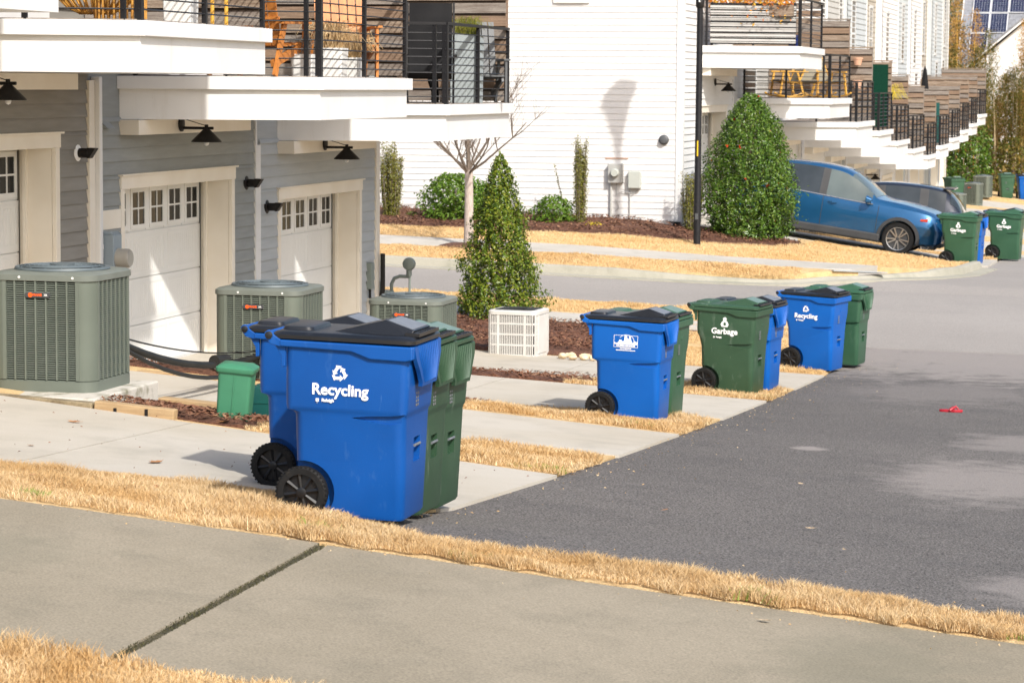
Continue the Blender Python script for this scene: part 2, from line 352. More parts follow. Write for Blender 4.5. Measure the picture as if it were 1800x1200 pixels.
def scuff(name, col, scale=9, thr=(.60, .72), amt=.5, stretch=(1, 1, .35)):
    """dusty rubs and pale scratches in the plastic's own colour"""
    m = MATS[name]; N, L = nodes(m); b = N['Principled BSDF']; src = b.inputs['Base Color'].links[0].from_socket
    tc = N.new('ShaderNodeNewGeometry')
    for sc, st_, th, am in ((scale, stretch, thr, amt), (scale * 6, (1, 1, .12), (.66, .74), amt * 1.2)):
        mp = N.new('ShaderNodeMapping'); mp.inputs['Scale'].default_value = st_; L.new(tc.outputs['Position'], mp.inputs['Vector'])
        n = N.new('ShaderNodeTexNoise'); n.inputs['Scale'].default_value = sc; n.inputs['Detail'].default_value = 6; n.inputs['Roughness'].default_value = .65; L.new(mp.outputs[0], n.inputs['Vector'])
        mr = N.new('ShaderNodeMapRange'); mr.inputs[1].default_value = th[0]; mr.inputs[2].default_value = th[1]; mr.inputs[4].default_value = am; L.new(n.outputs[0], mr.inputs[0])
        mx = N.new('ShaderNodeMix'); mx.data_type = 'RGBA'; L.new(mr.outputs[0], mx.inputs[0]); L.new(src, mx.inputs[6]); mx.inputs[7].default_value = (*col, 1); src = mx.outputs[2]
    L.new(src, b.inputs['Base Color'])
scuff('cart_blue', (.04, .13, .36), amt=.5); scuff('cart_blue_light', (.03, .13, .42), amt=.35)
scuff('cart_green', (.12, .165, .125), amt=.7); scuff('cart_green_light', (.09, .16, .11), amt=.4); scuff('lid_black', (.04, .04, .045), amt=.35); scuff('rubber', (.05, .042, .032), amt=.4, stretch=(1, 1, 1))
scuff('white_trim', (.54, .515, .475), scale=3, thr=(.58, .74), amt=.45, stretch=(2.5, 2.5, .25)); scuff('door_white', (.62, .60, .55), scale=2.5, thr=(.60, .76), amt=.35, stretch=(2, 2, .3))

for nm in ('siding_taupe', 'siding_blue', 'siding_pale', 'white_siding'):
    m = MATS[nm]; N, L = nodes(m); b = N['Principled BSDF']; src = b.inputs['Base Color'].links[0].from_socket
    oi = N.new('ShaderNodeObjectInfo'); mr = N.new('ShaderNodeMapRange'); mr.inputs[3].default_value = .93 if nm != 'white_siding' else .97; mr.inputs[4].default_value = 1.05 if nm != 'white_siding' else 1.02; L.new(oi.outputs['Random'], mr.inputs[0])
    mu = N.new('ShaderNodeMix'); mu.data_type = 'RGBA'; mu.blend_type = 'MULTIPLY'; mu.inputs[0].default_value = 1; L.new(src, mu.inputs[6]); L.new(mr.outputs[0], mu.inputs[7]); L.new(mu.outputs[2], b.inputs['Base Color'])
# ================================================================= the setting
def resample(P, n):
    P = np.array(P, float); d = np.r_[0, np.cumsum(np.hypot(*np.diff(P, axis=0).T))]; t = np.linspace(0, d[-1], n)
    return np.c_[np.interp(t, d, P[:, 0]), np.interp(t, d, P[:, 1])]
def ruled(name, A, B, n, k, dz, m, parent=None, skirt=.15, mound=None, rough=0, seed=0):
    """sheet between two plan curves that follows the terrain, with a skirt round its edge"""
    A = resample(A, n); B = resample(B, n); t = np.linspace(0, 1, k)[:, None, None]
    P = A[None] * (1 - t) + B[None] * t; X, Y = P[..., 0].ravel(), P[..., 1].ravel(); Z = gza(X, Y) + dz
    if mound:
        u = np.repeat(np.linspace(0, 1, k), n); v = np.tile(np.linspace(0, 1, n), k)
        Z = Z + mound * np.minimum(1, 5 * np.minimum(u, 1 - u)) * np.minimum(1, 5 * np.minimum(v, 1 - v))
    if rough: Z = Z + np.random.RandomState(seed).randn(len(Z)) * rough
    V = [tuple(p) for p in np.c_[X, Y, Z]]
    F = [(j * n + i, j * n + i + 1, (j + 1) * n + i + 1, (j + 1) * n + i) for j in range(k - 1) for i in range(n - 1)]
    ring = [i for i in range(n)] + [j * n + n - 1 for j in range(1, k)] + [(k - 1) * n + i for i in range(n - 2, -1, -1)] + [j * n for j in range(k - 2, 0, -1)]
    if skirt:
        b = len(V); V += [(V[i][0], V[i][1], V[i][2] - skirt) for i in ring]; L = len(ring)
        F += [(ring[i], b + i, b + (i + 1) % L, ring[(i + 1) % L]) for i in range(L)]
    mb = MB(); mb.v = V; mb.f = F
    o = mb.build(name, m, parent, fix=False)
    bm = bmesh.new(); bm.from_mesh(o.data); bmesh.ops.recalc_face_normals(bm, faces=bm.faces)
    if sum(f.normal.z for f in bm.faces) < 0: bmesh.ops.reverse_faces(bm, faces=bm.faces)
    bm.to_mesh(o.data); bm.free(); return o
def rect(name, x0, x1, y0, y1, dz, m, step=.5, **kw):
    n = max(2, int((x1 - x0) / step) + 1); k = max(2, int((y1 - y0) / step) + 1)
    return ruled(name, [(x0, y0), (x1, y0)], [(x0, y1), (x1, y1)], n, k, dz, m, **kw)

# one ground sheet to the horizon
xs = np.r_[-900, -300, -100, -40, np.arange(-20, 20.1, .5), 40, 100, 300, 900]; ys = np.r_[-300, -100, -30, np.arange(-10, 136, .5), 160, 220, 400, 1500]
Xg, Yg = np.meshgrid(xs, ys); Zg = gza(Xg.ravel(), Yg.ravel()) - .07
n, k = len(xs), len(ys); ii, jj = np.meshgrid(np.arange(n - 1), np.arange(k - 1)); a = (jj * n + ii).ravel()
struct(soup('ground', np.c_[Xg.ravel(), Yg.ravel(), Zg], np.c_[a, a + 1, a + n + 1, a + n], 'straw_ground'))
struct(rect('alley_road', 6.45, 13.2, 13.7, 39.5, -.012, 'asphalt', .45))
struct(rect('cross_street', -16, 16, 39.5, 57.6, -.008, 'street_asphalt', .45))
struct(rect('far_alley_road', 7.25, 13.2, 57.6, 130, -.012, 'street_asphalt', .6))
# pale worn patches: scuffed lime marks with ragged edges, part of the asphalt's own colour
def worn(m, spots, col):
    N, L = nodes(m); b = N['Principled BSDF']; src = b.inputs['Base Color'].links[0].from_socket
    g = N.new('ShaderNodeNewGeometry'); nz = N.new('ShaderNodeTexNoise'); nz.inputs['Scale'].default_value = 2.6; nz.inputs['Detail'].default_value = 8; nz.inputs['Roughness'].default_value = .7; L.new(g.outputs['Position'], nz.inputs['Vector'])
    for x, y, rx, ry, amt in spots:
        mp = N.new('ShaderNodeMapping'); mp.vector_type = 'POINT'; mp.inputs['Location'].default_value = (-x / rx, -y / ry, 0); mp.inputs['Scale'].default_value = (1 / rx, 1 / ry, 0); L.new(g.outputs['Position'], mp.inputs['Vector'])
        ln = N.new('ShaderNodeVectorMath'); ln.operation = 'LENGTH'; L.new(mp.outputs[0], ln.inputs[0])
        ad = N.new('ShaderNodeMath'); ad.operation = 'MULTIPLY_ADD'; L.new(nz.outputs[0], ad.inputs[0]); ad.inputs[1].default_value = 2.4; ad.inputs[2].default_value = -1.2
        sm = N.new('ShaderNodeMath'); sm.operation = 'ADD'; L.new(ln.outputs['Value'], sm.inputs[0]); L.new(ad.outputs[0], sm.inputs[1])
        mr = N.new('ShaderNodeMapRange'); mr.inputs[1].default_value = 1.15; mr.inputs[2].default_value = .55; mr.inputs[3].default_value = 0; mr.inputs[4].default_value = amt; L.new(sm.outputs[0], mr.inputs[0])
        mx = N.new('ShaderNodeMix'); mx.data_type = 'RGBA'; L.new(mr.outputs[0], mx.inputs[0]); L.new(src, mx.inputs[6]); mx.inputs[7].default_value = (*col, 1); src = mx.outputs[2]
    L.new(src, b.inputs['Base Color'])
worn(MATS['asphalt'], [(9.45, 22.3, .85, 2.0, .62), (9.5, 26.4, .6, 1.3, .5), (7.72, 24.3, .16, .26, .8), (10.3, 15.2, .5, .8, .5), (8.2, 33.5, 1.2, 2.2, .3), (9.0, 38.6, 4.0, 3.2, .7)], (.30, .27, .25))
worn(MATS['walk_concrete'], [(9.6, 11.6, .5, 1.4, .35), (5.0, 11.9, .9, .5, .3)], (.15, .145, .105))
# foreground footpath: slabs with open joints
fp = rect('sidewalk', 1.0, 16, 10.2, 13.12, -.05, 'soil', 1.0); struct(fp)
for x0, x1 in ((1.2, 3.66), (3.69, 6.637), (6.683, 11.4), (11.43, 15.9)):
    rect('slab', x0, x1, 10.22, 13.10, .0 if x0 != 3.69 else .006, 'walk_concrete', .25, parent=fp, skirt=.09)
for x0, x1 in ((3.655, 3.695), (6.632, 6.688), (11.395, 11.435)): rect('joint_filler', x0, x1, 10.23, 13.09, -.006, 'soil', .2, parent=fp, skirt=.05)
# driveways, each of two slabs
DR = [(16.1, 19.42, 3.57), (21.75, 24.6, 3.4), (27.15, 30.25, 3.4), (32.75, 35.55, 3.4)]
for y0, y1, xm in DR:
    b = rect('driveway', -.36, 6.46, y0 + .02, y1 - .02, -.05, 'soil', .6); struct(b)
    rect('slab', -.34, xm - .008, y0, y1, .012, 'drive_concrete', .3, parent=b, skirt=.1)
    rect('slab', xm + .008, 6.47, y0, y1, .012, 'drive_concrete', .3, parent=b, skirt=.1)
# ground of the strips between the driveways
ST = [(13.12, 16.1), (19.42, 21.75), (24.6, 27.15), (30.25, 32.75), (35.55, 38.3)]
for y0, y1 in ST: struct(rect('grass_strip', -.3, 6.44, y0, y1, .004, 'straw_ground', .4))
struct(rect('grass_strip', 6.44, 13, 13.12, 13.72, .0, 'straw_ground', .3))
struct(rect('grass_verge', 1, 14, 4.0, 10.2, .0, 'straw_ground', .5))
# far side of the near row: mulch, footpath, verge
struct(rect('street_footpath', -16, 4.6, 39.9, 40.9, .03, 'far_concrete', .5))
struct(ruled('grass_verge', [(-16, 40.9), (4.4, 40.9), (5.6, 40.6), (6.1, 39.2), (6.44, 38.3)], [(-16, 42.5), (3.2, 42.5), (4.8, 42.2), (6.0, 41.2), (6.45, 38.9)], 40, 5, .035, 'straw_ground'))
struct(rect('grass_corner', 3.8, 6.3, 38.3, 40.0, .02, 'straw_ground', .4))
# far kerb
KC = [(-16, 46.9), (2.6, 47.0), (4.3, 47.35), (5.6, 48.25), (6.55, 50.0), (7.0, 52.6), (7.15, 55.9)]
KR = resample(KC, 46)
kb = MB(); rings = []
for i, (x, y) in enumerate(KR):
    d = KR[min(i + 1, 45)] - KR[max(i - 1, 0)]; d = d / np.hypot(*d); nx, ny = -d[1], d[0]
    z = gz(x, y); h = .155 if i < 26 or i > 38 else .155 - .10 * math.sin((i - 26) / 12 * math.pi)
    rings.append([(x - nx * .34, y - ny * .34, z - .06), (x - nx * .34, y - ny * .34, z + .006), (x - nx * .03, y - ny * .03, z + .016), (x, y, z + h - .02), (x + nx * .03, y + ny * .03, z + h), (x + nx * .16, y + ny * .16, z + h), (x + nx * .16, y + ny * .16, z - .06)])
struct(kb.loft(rings).build('kerb', 'kerb_concrete', smooth=True))
IN = np.array([(x + -(KR[min(i + 1, 45)] - KR[max(i - 1, 0)])[1] / np.hypot(*(KR[min(i + 1, 45)] - KR[max(i - 1, 0)])) * .14, y + (KR[min(i + 1, 45)] - KR[max(i - 1, 0)])[0] / np.hypot(*(KR[min(i + 1, 45)] - KR[max(i - 1, 0)])) * .14) for i, (x, y) in enumerate(KR)])
struct(ruled('far_verge', IN[:34], [(-16, 48.7), (3.0, 48.25), (4.4, 48.5)], 40, 5, .13, 'straw_ground', skirt=.25))
struct(ruled('far_footpath', [(-16, 48.75), (3.0, 48.3), (4.6, 48.35), (5.3, 48.75)], [(-16, 50.2), (2.9, 49.8), (4.4, 50.1), (5.6, 50.5)], 40, 4, .135, 'far_concrete', skirt=.25))
MU = [(-16, 51.8), (-4.4, 51.85), (0, 52.2), (2.0, 52.5), (3.2, 53.2), (3.75, 54.3), (3.4, 55.6)]
struct(ruled('far_lawn', [(-16, 50.22), (2.9, 49.82), (4.4, 50.12), (5.7, 50.5), (6.75, 52.3), (6.95, 56.3)], MU + [(3.3, 56.3)], 60, 8, .11, 'straw_ground', skirt=.3))
struct(ruled('far_mulch_bed', MU, [(-16, 54.7), (-4, 54.7), (1.0, 54.7), (1.5, 55.2), (1.2, 55.6)], 60, 10, .10, 'mulch', skirt=.2, mound=.07, rough=.012))
struct(rect('near_mulch_bed', -1.2, 4.0, 36.35, 39.85, .02, 'mulch', .12, mound=.10, rough=.014, seed=4))
for i, (x0, x1, y0, y1) in enumerate(((2.72, 4.0, 19.56, 21.6), (.05, 4.1, 25.0, 26.9), (.05, 4.2, 30.5, 32.5), (.05, 3.9, 35.75, 36.35))):
    struct(rect('mulch_bed', x0, x1, y0, y1, .015, 'mulch', .1, mound=.05, rough=.010, seed=i))
# driveways of the far row
FY = [54.6, 61.1, 66.67, 72.06, 77.13, 82.2, 87.6, 92.3, 97.7, 102.8, 107.4, 112.1, 117.3, 122.4]
for i in range(12):
    y0 = FY[i] + (1.95 if i == 0 else .9); struct(rect('far_driveway', .7, 7.25, y0, y0 + 3.3, .04, 'far_concrete', .6, skirt=.2))
    if i: struct(rect('grass_strip', .9, 7.2, FY[i] - .95, FY[i] + .9, .05, 'straw_ground', .6))
struct(rect('grass_strip', .9, 7.2, 119, 123, .05, 'straw_ground', .6))
# tactile plate at the kerb ramp
tp = MB(); cx, cy = 5.35, 48.55
z = gz(cx, cy) + .115; tp.box(-.55, .55, -.3, .3, -.02, .0)
for i in range(12):
    for j in range(6): tp.lathe([(.016, 0), (.010, .006)], (-.5 + i * .09, -.25 + j * .1, 0), n=6)
tag(tp.build('tactile_plate', 'plate_steel'), 'grey ridged metal tactile plate set in the corner kerb ramp', 'plate').location = (cx, cy, z)
bpy.data.objects['tactile_plate'].rotation_euler = (R(-4), R(3), R(35))

# ---------------------------------------------------------------- dry grass (blades nobody could count)
def blades(name, x0, x1, y0, y1, n, h, wd, m, dz=.01, label='short dry straw coloured grass', seed=0, ragged=.05, keep=None, lean=.95):
    r = np.random.RandomState(seed); x = r.uniform(x0 - ragged, x1 + ragged, n); y = r.uniform(y0 - ragged, y1 + ragged, n)
    e = np.minimum(np.minimum(x - x0, x1 - x), np.minimum(y - y0, y1 - y))
    nz = .5 * np.sin(x * 9.1 + seed) * np.cos(y * 7.7 + x * 3) + .5 * np.sin(x * 23 + y * 19)
    k_ = e > ragged * nz
    if keep is not None: k_ &= keep(x, y)
    x, y = x[k_], y[k_]; n = len(x)
    clump = .75 + .35 * np.sin(x * 5.3 + 1.7 * np.sin(y * 4.1)) * np.sin(y * 6.7 + seed)
    clump = clump * (.88 + .22 * np.sin(x * 2.3 + 1.3 * np.sin(y * 3.1 + seed)) + .14 * np.sin(x * 11.3 + y * 9.2))
    hh = h * clump * r.uniform(.3, 1.35, n); a = r.uniform(0, 2 * np.pi, n); ln = lean * hh * r.uniform(.1, 1.3, n); a2 = r.uniform(0, 2 * np.pi, n)
    z = gza(x, y) + dz; w2 = wd * r.uniform(.6, 1.3, n)
    dx, dy = np.cos(a) * w2, np.sin(a) * w2; lx, ly = np.cos(a2) * ln, np.sin(a2) * ln
    V = np.empty((n, 5, 3)); V[:, 0] = np.c_[x - dx, y - dy, z]; V[:, 1] = np.c_[x + dx, y + dy, z]
    V[:, 2] = np.c_[x + dx * .8 + lx * .35, y + dy * .8 + ly * .35, z + hh * .6]; V[:, 3] = np.c_[x - dx * .8 + lx * .35, y - dy * .8 + ly * .35, z + hh * .6]
    V[:, 4] = np.c_[x + lx, y + ly, z + hh]
    b = np.arange(n)[:, None] * 5
    F = np.concatenate([b + np.array([[0, 1, 2]]), b + np.array([[0, 2, 3]]), b + np.array([[3, 2, 4]])])
    o = soup(name, V.reshape(-1, 3), F, m); o['kind'] = 'stuff'; o['label'] = label; o['category'] = 'grass'; return o
blades('dry_grass', 2.6, 6.42, 13.14, 16.1, 150000, .058, .0022, 'straw', label='dry grass strip along the foreground footpath behind the slabs', seed=1, keep=lambda x, y: y < 15.95 + .1 * np.sin(3 * x))
blades('dry_grass', 6.40, 11.6, 13.14, 13.78, 100000, .062, .0022, 'straw', label='narrow dry grass edge between footpath and dark asphalt', seed=2, ragged=.07)
blades('dry_grass', 6.35, 7.05, 13.6, 14.28, 11000, .055, .0023, 'straw', label='dry grass tuft at the foot of the nearest blue cart', seed=14, keep=lambda x, y: (y - 13.6) < .68 - 1.0 * np.clip(x - 6.4, 0, 1))
blades('dry_grass', 3.6, 9.4, 8.3, 10.18, 115000, .060, .0024, 'straw', label='dry grass at the bottom edge below the footpath', seed=3, ragged=.05)
def nose(y0, y1):
    c, hw = (y0 + y1) / 2, (y1 - y0) / 2
    return lambda x, y: x < 6.42 - .5 * np.clip((y - c) / hw, 0, 1) ** 3 + .10
blades('dry_grass', 3.95, 6.5, 19.5, 21.68, 42000, .058, .0033, 'straw', label='dry grass strip ending at the asphalt beside the green valve box', seed=4, keep=nose(19.5, 21.7))
blades('dry_grass', 4.1, 6.5, 24.75, 27.05, 34000, .058, .0036, 'straw', label='dry grass strip under the blue cart with the skyline emblem', seed=5, keep=nose(24.75, 27.05))
blades('dry_grass', 4.1, 6.5, 30.3, 32.7, 30000, .058, .004, 'straw', label='dry grass strip under the green cart with the white lettering', seed=6, keep=nose(30.3, 32.7))
blades('dry_grass', 3.8, 6.4, 35.7, 38.3, 38000, .055, .0036, 'straw_far', label='dry grass strip under the last pair of carts before the street', seed=7)
blades('dry_grass', 3.8, 6.3, 38.3, 41.0, 34000, .045, .004, 'straw_far', label='dry grass corner by the street beyond the carts', seed=8, keep=lambda x, y: y < 41.2 - .12 * (x - 4.5) ** 2)
blades('dry_grass', -4, 4.6, 40.95, 42.5, 60000, .045, .0042, 'straw_far', label='dry grass verge on the near side of the cross street', seed=9, dz=.04)
blades('dry_grass', -8, 4.5, 47.1, 48.5, 95000, .045, .0048, 'straw_far', label='dry grass verge between the far kerb and its footpath', seed=10, dz=.13, keep=lambda x, y: (y < 48.6 - .03 * (x + 8)) & (y > 47.2 + .12 * np.clip(x - 3, 0, 9) ** 1.6))
blades('dry_grass', -8, 6.9, 50.0, 56.2, 190000, .045, .005, 'straw_far', label='dry lawn rising to the mulch bed of the white house', seed=11, dz=.11,
       keep=lambda x, y: (y < np.interp(x, [-8, -4.4, 0, 2, 3.2, 3.6, 3.8], [51.85, 51.9, 52.25, 52.6, 53.4, 54.5, 57])) & (y > np.interp(x, [-8, 2.9, 4.4, 5.6, 6.7, 6.9], [50.05, 49.85, 50.2, 50.6, 52.6, 56])))
blades('dry_grass', 3.2, 7.1, 59.9, 62.1, 24000, .045, .006, 'straw_far', label='dry grass strip behind the blue car by the far carts', seed=12, dz=.05)
for i, (x, y, n_, r_) in enumerate(((4.95, 13.3, 500, .08), (6.55, 13.35, 220, .10), (7.4, 13.2, 260, .09), (8.9, 13.2, 200, .10), (6.25, 19.62, 380, .25), (5.9, 24.95, 260, .3), (6.2, 30.5, 260, .3), (10.3, 13.2, 220, .12))):
    gw = blades('green_weeds', x - r_, x + r_, y - .07, y + .08, n_, .055, .003, 'green_blade', label='small tuft of fresh green grass in the dry turf', seed=30 + i)
    gw['group'] = 'green tufts in the dry turf'
blades('joint_moss', 6.63, 6.69, 10.25, 13.1, 1800, .012, .0025, 'moss', label='dark moss and grit in the joint of the foreground footpath', seed=50, dz=.0, ragged=.004)
# mulch chips lying on the beds
def chips(name, x0, x1, y0, y1, n, s, label, seed, dz=.07, keep=None, m='mulch_chip', cat='mulch'):
    r = np.random.RandomState(seed); x = r.uniform(x0, x1, n); y = r.uniform(y0, y1, n)
    if keep is not None: k_ = keep(x, y); x, y = x[k_], y[k_]; n = len(x)
    z = gza(x, y) + dz + r.uniform(-.01, .02, n); a = r.uniform(0, 6.28, n); L_ = s * r.uniform(.5, 1.6, n); w_ = L_ * r.uniform(.2, .45, n); t = r.uniform(-.5, .5, n)
    ux, uy, uz = np.cos(a) * L_, np.sin(a) * L_, t * L_; vx, vy = -np.sin(a) * w_, np.cos(a) * w_
    V = np.stack([np.c_[x - ux, y - uy, z - uz], np.c_[x + vx, y + vy, z + .006], np.c_[x + ux, y + uy, z + uz], np.c_[x - vx, y - vy, z]], 1).reshape(-1, 3)
    b = np.arange(n)[:, None] * 4; o = soup(name, V, b + np.array([[0, 1, 2, 3]]), m); o['kind'] = 'stuff'; o['label'] = label; o['category'] = cat
chips('mulch_chips', 2.74, 4.05, 19.56, 21.6, 2600, .028, 'brown mulch chips around the nearest air conditioner pad', 41)
chips('mulch_chips', .1, 4.1, 25.0, 26.9, 4000, .028, 'brown mulch chips by the second air conditioner', 42)
chips('mulch_chips', .1, 4.1, 30.5, 32.5, 3000, .03, 'brown mulch chips by the third air conditioner', 43)
chips('mulch_chips', -1, 3.9, 36.2, 39.6, 9000, .03, 'reddish brown mulch chips under the cone shaped evergreen', 44, dz=.12)
chips('mulch_chips', -6, 3.7, 51.9, 54.6, 9000, .035, 'brown mulch chips along the white siding wall', 45, dz=.17, keep=lambda x, y: y > np.interp(x, [-8, -4.4, 0, 2, 3.2, 3.7], [51.9, 51.95, 52.3, 52.65, 53.4, 54.5]))
rq = np.random.RandomState(77)
chips('straw_litter', 6.5, 7.5, 14.2, 39, 1300, .008, 'loose straw bits along the edge of the alley asphalt', 46, dz=.0, keep=lambda x, y: rq.uniform(0, 1, len(x)) < np.exp(-(x - 6.45) * 4), m='straw', cat='litter')
chips('straw_litter', 2.5, 12, 12.3, 13.12, 1100, .006, 'loose straw bits on the foreground footpath by the grass', 47, dz=.012, keep=lambda x, y: rq.uniform(0, 1, len(x)) < np.exp((y - 13.12) * 7), m='straw', cat='litter')
chips('straw_litter', 7.0, 11, 13.7, 15.2, 700, .007, 'loose straw bits on the asphalt by the grass edge', 48, dz=.0, keep=lambda x, y: rq.uniform(0, 1, len(x)) < np.exp(-(y - 13.75) * 4), m='straw', cat='litter')
chips('straw_litter', 2.0, 6.4, 15.9, 19.4, 70, .009, 'loose straw and leaf bits on the nearest driveway', 49, dz=.022, m='mulch_chip', cat='litter')
# ================================================================= houses
def board_mesh(pitch, lip=.030):
    """one lap board of unit length along y, standing on x = 0"""
    mb = MB(); mb.prism([(.008, 0), (lip, 0), (lip, .006), (.0075, pitch + .016), (.0005, pitch + .016)], 0, 1, 'xz'); return mb.mesh('siding_board')
BM = {}
def boards(parent, x, y0, y1, z0, z1, pitch, m, along='y', sgn=1):
    """lap boards as single pieces; along y facing +x, or along x facing -y"""
    key = (pitch, m)
    if key not in BM: BM[key] = board_mesh(pitch, .020 if m == 'white_siding' else .030); BM[key].materials.append(MATS[m])
    i = 0; z = z0
    while z < z1 - .02:
        s = min(1, (z1 - z) / pitch)
        if along == 'y': link('siding_board', BM[key], None, parent, loc=(x, y0, z), scale=(1, y1 - y0, s))
        else:
            cut = y0 + (y1 - y0) * random.uniform(.2, .85)
            for a_, b_ in ((y0, cut - .0015), (cut + .0015, y1)): link('siding_board', BM[key], None, parent, loc=(a_, x, z + random.uniform(-.0015, .0015)), rot=(0, 0, R(-90)), scale=(1, b_ - a_, s))
        z += pitch
def lap(mb, x, y0, y1, z0, z1, pitch, along='y'):
    z = z0
    while z < z1 - .01:
        zt = min(z + pitch, z1)
        if along == 'y': mb.add([(x + .024, y0, z), (x + .024, y1, z), (x + .003, y1, zt), (x + .003, y0, zt), (x, y0, z), (x, y1, z)], [(0, 1, 2, 3), (4, 5, 1, 0)])
        else: mb.add([(y0, x - .016, z), (y1, x - .016, z), (y1, x - .003, zt), (y0, x - .003, zt), (y0, x, z), (y1, x, z)], [(0, 1, 2, 3), (4, 5, 1, 0)])
        z = zt
    return mb
WOODS = ['old_wood', 'old_wood_b', 'old_wood_c']
SLAT = {}
def slat_mesh(L, m):
    k = (round(L, 2), m)
    if k not in SLAT:
        mb = MB(); mb.box(0, L, 0, .022, 0, .138); me = mb.mesh('slat'); me.materials.append(MATS[m]); SLAT[k] = me
    return SLAT[k]
def balcony(parent, x0, yn, yf, z0, proj=2.0, skew=.95, wood=0, rails=True, open_side=True, near=True, nslat=11, h=.46, mt='white_trim'):
    """angled deck box; front edge from yn+skew to yf at x0+proj"""
    ho = .06
    A = [(x0, yn), (x0 + proj, yn + skew), (x0 + proj, yf), (x0, yf)]
    I = [(x0, yn + .07), (x0 + proj - ho, yn + skew + .04), (x0 + proj - ho, yf - ho), (x0, yf - ho)]
    b = MB().prism(I, z0, z0 + h - .135).build('balcony', mt, parent)
    MB().prism(A, z0 + h - .138, z0 + h).build('deck_cap', mt, b, bevel=.006)
    D = [(x0 + .02, yn + .06), (x0 + proj - .05, yn + skew + .02), (x0 + proj - .05, yf - .05), (x0 + .02, yf - .05)]
    MB().prism(D, z0 + h - .01, z0 + h + .012).build('decking', 'old_wood_c', b)
    zd = z0 + h + .0; c = Vector((x0 + proj - .07, yn + skew + .04, zd)); s = Vector((x0 + .12, yn + .12, zd)); e = Vector((x0 + proj - .07, yf - .12, zd))
    if rails:
        P = [c + (s - c) * t for t in ((.07, .5, .98) if open_side else (.98,))] + [c] + [c + (e - c) * t for t in ((.5, 1.0) if near else (.35, .7, 1.0))]
        for i, p in enumerate(P):
            wd = .034 if p == c else .022
            pm = MB().box(p.x - wd, p.x + wd, p.y - wd, p.y + wd, zd, zd + 1.0).build('post', 'black_rail', b)
            if near:
                bt = MB()
                for k in range(9): bt.lathe([(.009, 0), (.006, -.006)], (p.x + wd * .3, p.y - wd, zd + .1 + k * .1), 'y', 6)
                bt.build('cable_fitting', 'cable_steel', pm)['kind'] = 'stuff'
        MB().beam(s + Vector((0, 0, 1.02)), c + Vector((0, 0, 1.02)), .06, .035).beam(c + Vector((0, 0, 1.021)), e + Vector((0, 0, 1.021)), .06, .035).build('top_rail', 'black_rail', b)
        cb = MB()
        for k in range(9):
            dz = Vector((0, 0, .1 + k * .1)); cb.tube([s + dz, c + dz, e + dz], .008 if near else .010, 5)
        cb.build('cables', 'cable_steel', b)
    if nslat:
        y = yf - .16
        for k in range(nslat):
            m = WOODS[(wood + (k * 7 + wood * 3) % 5 // 2) % 3]
            o = link('slat', slat_mesh(proj - .12, m), None, b, loc=(x0 + .03, y, zd + .03 + k * .172 + random.uniform(-.006, .006)))
            o.rotation_euler = (R(random.uniform(-1, 1)), R(random.uniform(-.25, .25)), 0)
        MB().box(x0 + .035, x0 + proj - .10, y + .0228, y + .0255, zd + .03, zd + nslat * .172).build('gap_shade_sheet', 'gap_shade', b)  # added dark sheet, paints the shade seen between the slats
        for px in (x0 + .08, x0 + proj * .5, x0 + proj - .12):
            MB().box(px - .04, px + .04, y + .026, y + .10, zd, zd + nslat * .172 + .02).build('screen_post', WOODS[wood % 3], b)
        MB().box(x0 + .02, x0 + proj - .06, y - .01, y + .13, zd + nslat * .172 + .025, zd + nslat * .172 + .055).build('screen_cap', WOODS[(wood + 1) % 3], b)
    return b

